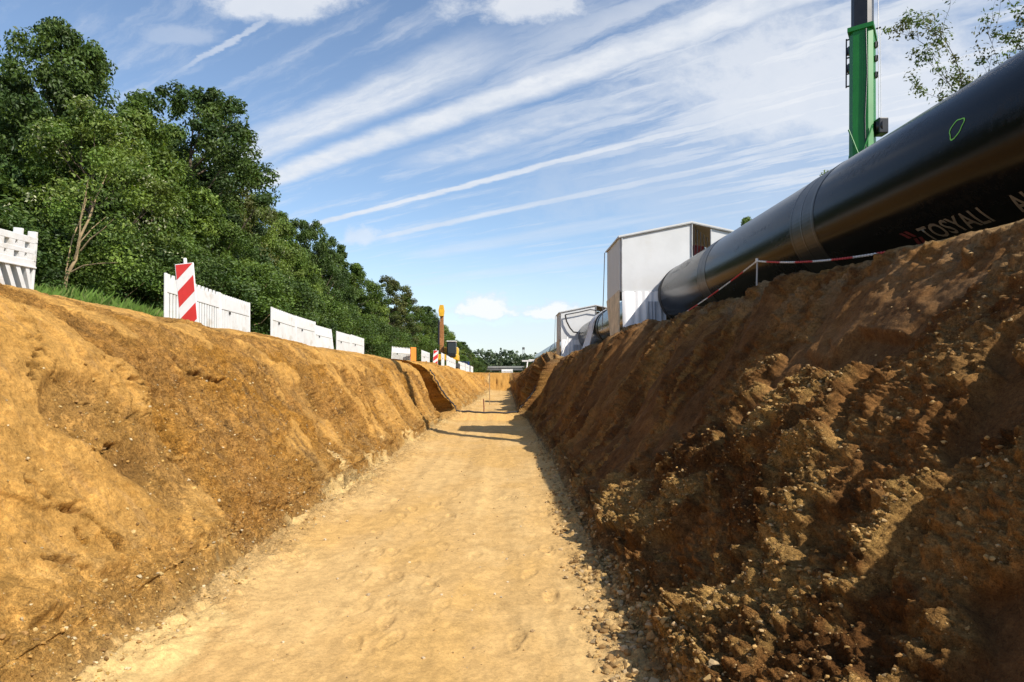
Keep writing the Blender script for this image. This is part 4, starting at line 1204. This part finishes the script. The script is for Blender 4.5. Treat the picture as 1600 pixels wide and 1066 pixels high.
# ------------------------------------------------------------------ welding tents
def pleats(x0, x1, y, z0, z1, amp, n, flare=0.0, seed=0, along='x'):
    rng = random.Random(seed); b = MB(); nx, nz = n*6, 8
    vs, fs = [], []
    for j in range(nz+1):
        t = j/nz; z = z1 + (z0-z1)*t
        for i in range(nx+1):
            u = i/nx
            off = amp*(.3+.7*t)*(math.sin(u*n*2*PI + 1.8*math.sin(u*7+seed) + .8*math.sin(u*17+t*1.3)) + .5*math.sin(u*5+seed+t)) + flare*t*(1 + .5*math.sin(u*4+seed))
            xx_ = x0 + (x1-x0)*u
            vs.append((xx_, y + off, z) if along == 'x' else (y + off, xx_, z))
    for j in range(nz):
        for i in range(nx):
            a_ = j*(nx+1)+i; fs.append((a_, a_+1, a_+nx+2, a_+nx+1))
    b.add(vs, fs, True)
    return b
def tent(label):
    """front face at local y = 0, left side at local x = 0, ground at z = 0; the pipe runs through it"""
    r = empty('welding_tent')
    Wd, Dp, Zl, Zp, Zm = 3.3, 1.9, 2.33, 2.66, 1.06
    xp = 1.66
    poly_l = [(0.02, Zm), (xp, Zm), (xp, Zp), (0.02, Zl)]
    b = MB(); b.prism(poly_l, -.012, .012); b.build('front_panel', M['tent'], r)
    b = MB(); b.box((.0, Dp/2, (Zm+Zl)/2), (.024, Dp-.04, Zl-Zm), bev=0); b.build('side_panel', M['tent'], r)
    b = MB(); b.box((Wd, Dp/2, (Zm+Zl)/2 - .02), (.024, Dp-.04, Zl-Zm-.04)); b.build('side_panel', M['tent'], r)
    b = MB(); b.prism([(2.12, Zm), (Wd-.02, Zm), (Wd-.02, Zl-.04), (2.12, Zp-.11)], -.012, .012); b.build('front_panel', M['tent'], r)
    b = MB(); b.prism([(xp+.02, Zm), (2.10, Zm), (2.10, Zp-.45), (xp+.02, Zp-.38)], .45, .47); b.build('red_panel', M['tentred'], r)
    b = MB(); b.prism([(0.02, Zm), (Wd-.02, Zm), (Wd-.02, Zl-.05), (xp, Zp-.02), (0.02, Zl-.02)], Dp-.012, Dp+.012); b.build('back_panel', M['tent'], r)
    b = MB()
    b.prism([(-.05, Zl+.0), (xp, Zp+.012), (xp, Zp+.045), (-.05, Zl+.035)], -.06, Dp+.06); b.prism([(xp, Zp+.012), (Wd+.05, Zl-.03), (Wd+.05, Zl+.005), (xp, Zp+.045)], -.06, Dp+.06)
    b.build('roof', M['tent'], r)
    def pole(*pts):
        q_ = MB(); q_.tube(pts, .018, 6); q_.build('frame_pole', M['steel'], r)
    for (px_, pz_) in ((.03, Zl-.02), (xp+.01, Zp-.02), (2.11, Zp-.14), (Wd-.03, Zl-.06)):
        pole((px_, -.03, Zm), (px_, -.03, pz_)); pole((px_, Dp-.05, Zm), (px_, Dp-.05, pz_))
    pole((-.05, -.04, Zl-.01), (xp, -.04, Zp+.0), (Wd+.05, -.04, Zl-.04)); pole((.02, -.03, Zm), (Wd-.02, -.03, Zm))
    b = MB()
    for k in range(5): b.tube([(xp+.06+.07*k, -.02-.02*k, Zp-.1-.06*k), (xp+.05+.08*k, -.06, Zp-.55), (xp+.02+.07*k, .02, Zm+.1)], .011, 5)
    b.box((xp+.15, -.03, Zm+.28), (.16, .12, .18), bev=.02); b.build('hanging_cables', M['black'], r)
    pleats(.03, .98, -.05, .0, Zm+.01, .034, 5, -.12, 2).build('curtain', M['cloth'], r)
    b = pleats(.62, 1.02, -.13, -.03, .82, .04, 4, -.10, 5); b.build('shaded_curtain', M['shadedcloth'], r)  # grey copy of the white curtain, painted as its shaded part
    b = MB(); b.prism([(.02, -.02), (Dp*.62, -.02), (Dp*.98, Zm-.02), (.02, Zm+.04)], -.035, -.010, 'x'); b.build('side_board', M['ply'], r)
    b = MB(); b.tube([(-.07, Dp+.03, Zl), (-.10, Dp+.05, 1.2), (-.14, Dp+.02, .3)], .012, 5); b.build('guy_rope', M['steel'], r)
    return tag(r, label, 'tent', "welding tents straddling the pipe")
t1 = tent("large white welding tent straddling the black pipe")
zt = ground_z(2.95, 16.1)
t1.location = (2.84, 16.0, zt - .02)
t1.scale = (1, 1, 1.0)
t2 = copy_tree(t1); t2.location = (2.86, 32.0, ground_z(3.0, 32.2) - .02); t2['label'] = "smaller looking rear welding tent farther along the pipe with a black cable loop"
t2.scale = (1, 1, 1.0)
cbl = MB(); K2 = 31.9/F
def q2(px, py): return ((px-780)*K2, 31.85, (590-py)*K2)
cbl.tube([q2(883, 492), q2(885, 502), q2(890, 512), q2(896, 519), q2(903, 520)], .035, 6)
cbl.tube([q2(883, 492), q2(905, 488), q2(922, 484), q2(936, 486)], .025, 6)
tag(cbl.build('cable_loop', M['black']), "thick black cable hanging in a loop on the rear tent front", 'cable')

# white wrap round the pipe between the tents
w = empty('pipe_wrap', (PXc, 27.2, PZc))
path = [(-1.02, -1.02), (-.93, -.70), (-.84, -.35), (-.765, -.05)] + [(-.755*math.cos(t_), .755*math.sin(t_)) for t_ in np.linspace(.1, PI-.1, 15)] + [(.765, -.05), (.84, -.35), (.93, -.70), (1.02, -1.02)]
b = MB(); vs = []; ys = np.linspace(-.9, .9, 37)
for j, yv in enumerate(ys):
    for k, (a_, c_) in enumerate(path):
        fall = max(0, -c_)*.9 + .12
        o_ = .055*fall*math.sin(yv*11 + .5*math.sin(yv*5)) ; sg = 1 if a_ > 0 else -1
        vs.append((a_ + sg*o_*1.5, yv + .03*math.sin(k*.9), c_ + .012*math.sin(yv*17 + k)))
n = len(path)
b.add(vs, [(j*n+k, (j+1)*n+k, (j+1)*n+k+1, j*n+k+1) for j in range(len(ys)-1) for k in range(n-1)], True)
b.build('sheet', M['cloth'], w)
b = MB()
for yv in (-.7, .7): b.tube([((PR_+.062)*-math.cos(t_), yv, (PR_+.062)*math.sin(t_)) for t_ in np.linspace(-.2, PI+.2, 24)], .012, 5)
b.build('lashing_rope', M['steel'], w)
tag(w, "white sheet wrapped round the pipe between the two welding tents", 'sheet')

# leaning light poles by the rear tent
b = MB(); b.tube([(2.55, 28.9, ground_z(2.6, 28.9) - .1), (2.95, 29.4, 1.75)], .03, 6); tag(b.build('leaning_pole', M['white']), "thin white pole leaning on the bank in front of the rear welding tent", 'pole')

# ------------------------------------------------------------------ chain and posts on the right brow
def chain_post(x_, y_, h_, label):
    r = empty('chain_post', (x_, y_, ground_z(x_, y_) - .05))
    b = MB(); b.tube([(0, 0, 0), (0, 0, h_*.5), (.005, 0, h_)], .011, 8); b.build('rod', M['post'], r)
    b = MB(); b.tube([(0, 0, h_-.01), (0, 0, h_+.035)], .016, 8); b.build('cap', M['chainwhite'], r)
    return tag(r, label, 'post')
c1 = (3.34, 8.85); top1 = 182/F*8.85
zg = ground_z(*c1); chain_post(c1[0], c1[1], top1 - zg + .05, "thin upright rod holding the red and white chain in front of the pipe")
c2 = (3.36, 5.75)
def chain(p0, p1, sag, label, start):
    p0, p1 = Vector(p0), Vector(p1)
    L = (p1-p0).length; nl = int(L/.026)
    b = MB(); tmaj = 8
    for i in range(nl):
        t = (i+.5)/nl
        c_ = p0.lerp(p1, t) - Vector((0, 0, sag*4*t*(1-t)))
        dirv = ((p1-p0) - Vector((0, 0, sag*4*(1-2*t)))).normalized()
        side = dirv.cross(Vector((0, 0, 1))).normalized(); upv = side.cross(dirv)
        if i % 2: side = upv
        pts = []
        for k in range(tmaj+1):
            th = 2*PI*k/tmaj
            pts.append(c_ + dirv*math.cos(th)*.018 + side*math.sin(th)*.009)
        b.cur = 1 if int((t*L + start)/.42) % 2 else 0
        b.tube(pts, .0036, 5, False)
    return tag(b.build('plastic_chain', [M['chainwhite'], M['red']]), label, 'chain')
chain((c1[0], c1[1], top1), (c2[0]-.02, c2[1], ground_z(*c2) + .03), .05, "red and white plastic chain sagging from the rod to the right along the pipe", .1)
pe = (3.10, 11.9, ground_z(3.10, 11.9) + .04)
chain((c1[0], c1[1], top1), pe, .03, "red and white plastic chain running down from the rod to the ground on the left", 0)

# ------------------------------------------------------------------ crane behind the pipe
SB = .176
def ax(z): y_ = 10.64 + SB*z; return Vector((.532*y_, y_, z))
cz = empty('mobile_crane', (0, 0, 0))
axis_dir = (ax(2) - ax(1)).normalized()
sideV = Vector((1, -.72, 0)); sideV = (sideV - axis_dir*sideV.dot(axis_dir)).normalized(); frontV = axis_dir.cross(sideV)
def boom_section(z0, z1, w_, d_, mat, name):
    prof = [(-.5, -.32), (-.32, -.5), (.32, -.5), (.5, -.32), (.5, .40), (.36, .5), (-.36, .5), (-.5, .40)]
    b = MB(); vs = []
    for z in (z0, z1):
        for (a_, c_) in prof: vs.append(ax(z) + sideV*a_*w_ + frontV*c_*d_)
    n = len(prof)
    b.add(vs, [list(range(n)), list(range(n, 2*n))[::-1]] + [(i, n+i, n+(i+1) % n, (i+1) % n) for i in range(n)])
    return b.build(name, mat, cz)
boom_section(1.9, 5.88, .36, .42, M['green'], 'base_boom')
boom_section(5.88, 14.5, .315, .37, M['black'], 'telescopic_section')
b = MB()
for z0, z1, k in ((5.82, 5.90, 1.10),):
    vs = []
    prof = [(-.5, -.5), (.5, -.5), (.5, .5), (-.5, .5)]
    for z in (z0, z1):
        for (a_, c_) in prof: vs.append(ax(z) + sideV*a_*.36*k + frontV*c_*.42*k)
    b.add(vs, [(3, 2, 1, 0), (4, 5, 6, 7), (0, 1, 5, 4), (1, 2, 6, 5), (2, 3, 7, 6), (3, 0, 4, 7)])
b.build('boom_collar', M['green'], cz)
b = MB()
def loc_(z, a_, c_): return ax(z) + sideV*a_*.82 + frontV*c_*.82
b.tube([loc_(5.86, -.30, 0), loc_(4.95, -.30, 0)], .012, 5)
for z in (5.84, 5.5, 5.2, 4.97): b.tube([loc_(z, -.20, 0), loc_(z, -.31, 0)], .014, 5)
for z in (5.62, 5.3): b.box(loc_(z, -.245, 0), (.06, .08, .13))
for z in (5.6, 5.35, 5.05): b.box(loc_(z, .245, 0), (.05, .07, .09))
b.tube([loc_(5.9, .25, 0), loc_(5.9, .34, 0)], .014, 5)
b.build('boom_brackets', M['black'], cz)
b = MB(); b.box((ax(4.0)+ax(5.7))/2 - frontV*.212 + sideV*.03, (.02, .006, 1.7), Matrix((sideV, frontV, axis_dir)).transposed()); b.build('weld_seam', M['green'], cz)
b = MB(); b.tube([loc_(5.8, .10, -.27), loc_(5.0, .12, -.275), loc_(4.2, .08, -.27), loc_(3.4, .10, -.27)], .012, 6); b.build('hydraulic_hose', M['black'], cz)
b = MB()
for k in range(6): b.box(loc_(3.35 + .07*k, -.225 + .012*k, -.1), (.07, .08, .06))
b.tube([loc_(4.05, -.21, -.27), loc_(3.5, .0, -.28)], .014, 5); b.tube([loc_(4.05, .21, -.27), loc_(3.5, .0, -.28)], .014, 5)
b.build('boom_foot_detail', M['green'], cz)
b = MB(); b.tube([loc_(4.08, .27, -.05), loc_(4.08, .38, -.05)], .12, 16); b.box(loc_(4.08, .33, -.05), (.16, .20, .26), bev=.02); b.build('hook_reel', M['black'], cz)
b = MB(); b.tube([loc_(4.18, .30, -.05), loc_(8.0, .29, 0), loc_(14.3, .24, 0)], .006, 5); b.tube([loc_(4.18, .34, -.05), loc_(5.9, .33, 0)], .004, 5); b.build('hoist_rope', M['steel'], cz)
# carrier, hidden behind the pipe from here
b = MB(); b.box((7.0, 11.2, 1.75), (2.2, 6.4, .45), bev=.05); b.build('chassis', M['green'], cz)
b = MB(); b.box((7.1, 9.9, 2.35), (1.9, 2.0, .65), bev=.08); b.build('superstructure', M['green'], cz)
b = MB(); b.box((7.6, 13.9, 2.2), (1.0, 1.4, 1.3), bev=.1); cb_ = b.build('driver_cab', M['green'], cz)
b = MB(); b.box((7.6, 14.61, 2.4), (.8, .03, .6), bev=.01); b.build('window', M['glass'], cb_)
for sx in (6.1, 7.95):
    for sy in (8.8, 10.2, 12.4, 13.8):
        b = MB(); b.tube([(sx-.15, sy, 1.5), (sx+.15, sy, 1.5)], .5, 20); wq = b.build('wheel', M['rubber'], cz)
        b = MB(); b.tube([(sx-.165, sy, 1.5), (sx+.165, sy, 1.5)], .24, 16); b.build('rim', M['green'], wq)
tag(cz, "mobile crane with a green and black telescopic boom rising behind the pipe", 'crane')

# ------------------------------------------------------------------ stakes and shadow strip in the trench
def stake(px, d, h_, label, mat):
    x_ = X_at(px, d); b = MB(); z0 = ground_z(x_, d) - .1
    b.tube([(x_, d, z0), (x_+.004, d, z0 + h_*.5), (x_-.01, d, z0 + h_ + .1)], .018, 6)
    return tag(b.build('survey_stake', mat), label, 'stake')
stake(765, 31.5, 1.5, "tall thin survey stake standing in the middle of the far trench floor", M['wood'])
stake(756, 24.8, .48, "short survey stake near the step in the trench floor", M['logored'])
hs = []
r0 = n_near + n_pk + 1
for ccc in np.linspace(nL-1-int(np.searchsorted(cl, 2.1)), c_r + int(np.searchsorted(cr, 2.2)), 60).astype(int):
    hs.append((X[r0, ccc], Y[r0, ccc] - .02, Z[r0, ccc] + .025))
b = MB(); b.tube(hs, .028, 6); tag(b.build('step_shadow_strip', M['rubber']), "black strip added as the shadow line across the trench floor and up both slopes at the step", 'hose')  # added dark tube that draws the thin shadow along the step edge

# ------------------------------------------------------------------ far things: bridge, tower, white trestles
br = empty('road_bridge', (-2, 300, 0))
b = MB(); b.box((0, 0, 3.7), (34, 9, 1.25), bev=.1); b.build('deck', M['darkconcrete'], br)
b = MB(); b.box((0, -4.6, 4.55), (34, .25, .75)); b.build('parapet', M['concrete'], br)
for x_ in (-13, -4, 6, 15):
    b = MB(); b.box((x_, 0, 1.2), (1.0, 7, 3.8)); b.build('pier', M['darkconcrete'], br)
tag(br, "low dark concrete road bridge crossing the far end of the valley", 'bridge')
tw = empty('lattice_tower', (X_at(818, 700), 700, 0))
b = MB()
for sx in (-.75, .75):
    for sy in (-.75, .75): b.tube([(sx*1.6, sy*1.6, 0), (sx, sy, 29)], .16, 4)
for k in range(14):
    z = 2*k; b.tube([(-1.1, -1.1, z), (1.1, -1.1, z+2)], .1, 4); b.tube([(1.1, -1.1, z), (-1.1, -1.1, z+2)], .1, 4)
b.build('mast', M['tower'], tw)
b = MB(); b.tube([(0, 0, 28.6), (0, 0, 31)], 1.3, 10); b.build('platform', M['darkconcrete'], tw)
tag(tw, "thin grey tower with a dark head rising from the horizon", 'tower')
def trestle(px, d, label):
    x_ = X_at(px, d); r = empty('trestle', (x_, d, ground_z(x_, d)))
    b = MB(); b.box((0, 0, 1.15), (1.7, .16, .16), bev=.01); b.build('crossbar', M['white'], r)
    for sx in (-.5, .5):
        b = MB(); b.tube([(sx*.9, -.4, 0), (sx*.6, 0, 1.1)], .07, 6); b.tube([(sx*.9, .4, 0), (sx*.6, 0, 1.1)], .07, 6); b.build('leg', M['white'], r)
    return tag(r, label, 'trestle', "white trestles at the far right of the trench")
trestle(829, 68, "white trestle left of its twin beside the far right of the trench")
trestle(840, 64, "white trestle nearer the pipe of the two far ones")

# ------------------------------------------------------------------ sun, sky
sd = bpy.data.lights.new("sun", 'SUN'); sd.energy = 4.4; sd.angle = math.radians(.53); sd.color = (1.0, .93, .82)
so = bpy.data.objects.new("sun", sd); COL.objects.link(so)
so.rotation_euler = SUN.to_track_quat('Z', 'Y').to_euler(); so.location = SUN*50

world = bpy.data.worlds.new("World"); scene.world = world; world.use_nodes = True
nt = world.node_tree; nt.nodes.clear(); N = NT(nt)
out = N.n('ShaderNodeOutputWorld')
sky = N.n('ShaderNodeTexSky'); sky.sky_type = 'NISHITA'; sky.sun_disc = False
sky.sun_elevation = math.asin(SUN.z); sky.sun_rotation = math.atan2(SUN.x, SUN.y)
sky.air_density = 1.0; sky.dust_density = .5; sky.ozone_density = 1.6; sky.altitude = 100
bg = N.n('ShaderNodeBackground'); bg.inputs[1].default_value = .12
nt.links.new(sky.outputs[0], bg.inputs[0])
vec = N.n('ShaderNodeTexCoord').outputs['Generated']
sp = N.n('ShaderNodeSeparateXYZ'); N.set(sp.inputs[0], vec)
dx, dy, dz = sp.outputs
zc = N.mx(dz, .012)
u, v = N.div(dx, zc), N.div(dy, zc)                        # the plane of the high cloud layer
warp = N.sub(N.noise(N.comb(u, v, 0.0), .9, 3), .5)
a = N.sub(N.mul(u, .754), N.mul(v, .656))
warp2 = N.sub(N.noise(N.comb(u, v, 5.0), 7.0, 5, .65), .5)
bb = N.add(N.add(N.add(N.mul(u, .656), N.mul(v, .754)), N.mul(warp, .10)), N.mul(warp2, .075))
stv = N.comb(N.mul(a, .55), N.mul(bb, 3.4), 0.0)
fib = N.noise(stv, 2.2, 7, .62)
fib2 = N.noise(N.comb(N.mul(a, 1.6), N.mul(bb, 7.0), 3.0), 2.0, 6, .65)
puff = N.noise(N.comb(N.mul(a, 2.4), N.mul(bb, 3.2), 7.0), 3.0, 6, .6)
def band(c0, w0, a_lo, a_hi, amp, soft=.35):
    d_ = N.abs(N.sub(bb, c0))
    m_ = N.ss(w0, w0*(1-soft)*.4, d_)
    m_ = N.mul(m_, N.mul(N.ss(a_lo, a_lo+.5, a), N.ss(a_hi+.6, a_hi, a)))
    return N.mul(m_, amp)
cl_ = N.mul(band(1.84, .13, -3.6, 1.2, 1.0), N.add(.45, N.mul(puff, .95)))
parts = [cl_,
    N.mul(band(1.55, .17, -3.4, -1.7, .95), N.add(.1, N.mul(fib2, 1.4))),
    N.mul(band(2.57, .055, -4.2, 1.5, 1.0, .2), N.add(.6, N.mul(fib2, .5))),
    N.mul(band(3.11, .08, -4.2, 2.0, .75), N.add(.4, N.mul(fib2, .9))),
    N.mul(band(2.16, .16, -2.6, 1.2, .8), N.add(-.05, N.mul(puff, 1.5))),
    N.mul(band(1.00, .016, -2.5, -1.45, .7, .3), N.add(.5, N.mul(fib2, .5))),
    N.mul(band(3.8, .25, -4.5, 3.0, .6), fib), N.mul(band(4.9, .4, -6, 3.0, .55), fib),
]
tot = parts[0]
for p in parts[1:]: tot = N.mx(tot, p)
# thin veil on the right
veil = N.mul(N.ss(.36, .62, fib), N.mul(N.ss(-2.8, -.6, a), N.ss(1.25, 1.9, bb)))
tot = N.mx(tot, N.mul(veil, .9))
veil2 = N.mul(N.ss(.52, .78, fib), N.ss(1.9, 3.2, bb)); tot = N.mx(tot, N.mul(veil2, .55))
veil3 = N.mul(N.ss(.46, .78, fib), .50); tot = N.mx(tot, veil3)
hi_mask = N.ss(.03, .12, dz); tot = N.mul(tot, hi_mask)
# low cumulus, by direction
yc_ = N.mx(dy, .05)
p_, q_ = N.div(dx, yc_), N.div(dz, yc_)
cn = N.noise(N.comb(p_, N.mul(q_, 1.4), 0.0), 16, 7, .6); cn2 = N.noise(N.comb(p_, N.mul(q_, 1.4), 4.0), 8.5, 8, .66); cn3 = N.noise(N.comb(p_, N.mul(q_, 1.4), 9.0), 42, 6, .6)
fwd = N.ss(.0, .1, dy)
def blob(px, py, wx_, wy_, amp, nz_=1.3, nn=None, lo=.35):
    ex = N.div(N.sub(p_, (px-780)/F), wx_/F); ey = N.div(N.sub(q_, (590-py)/F), wy_/F)
    # flat cloud bases: the lower half falls off twice as fast
    ey = N.mx(ey, N.mul(ey, -1.8))
    r_ = N.add(N.math('SQRT', N.add(N.mul(ex, ex), N.mul(ey, ey))), N.mul(N.sub(nn if nn is not None else cn, .5), nz_))
    return N.mul(N.ss(1.05, lo, r_), amp)
cum = None
for args in [(758, 486, 74, 36, 1.0, 1.2, cn3), (866, 490, 62, 28, 1.0, 1.3, cn3), (712, 518, 90, 20, .6, 1.2, cn3), (800, 528, 190, 40, .62), (850, 550, 220, 34, .6), (690, 550, 160, 26, .55),
             (566, 374, 40, 26, .6, 1.5, cn3), (430, 0, 170, 62, .8, 2.6, cn2), (800, 4, 150, 72, .8, 2.6, cn2), (290, 58, 80, 30, .35, 2.6, cn2), (1180, 300, 420, 200, .30, 1.9, cn2), (1310, 150, 440, 210, .78, 1.5, cn2)]:
    k_ = blob(*args); cum = k_ if cum is None else N.mx(cum, k_)
tot = N.mx(tot, N.mul(cum, fwd))
hz = N.mul(N.ss(.20, .0, dz), .62); tot = N.mx(tot, hz)
tot = N.mn(tot, 1.0)
bgc = N.n('ShaderNodeBackground')
cshade = N.mix(N.ss(.25, .75, cn2), (.50, .54, .60, 1), (.62, .635, .66, 1))
cshade = N.mix(N.ss(.16, .05, dz), cshade, (.50, .56, .63, 1)); 
lowbright = N.mul(N.ss(.55, .95, cum), fwd)
cshade = N.mix(N.mul(lowbright, .8), cshade, (.70, .70, .70, 1))
nt.links.new(cshade, bgc.inputs[0]); bgc.inputs[1].default_value = 1.0
mxs = N.n('ShaderNodeMixShader')
N.set(mxs.inputs[0], N.mul(tot, .92)); nt.links.new(bg.outputs[0], mxs.inputs[1]); nt.links.new(bgc.outputs[0], mxs.inputs[2])
nt.links.new(mxs.outputs[0], out.inputs[0])

scene.render.engine = 'CYCLES'
scene.cycles.max_bounces = 6
scene.cycles.diffuse_bounces = 2
scene.cycles.use_denoising = True
bpy.context.view_layer.update()
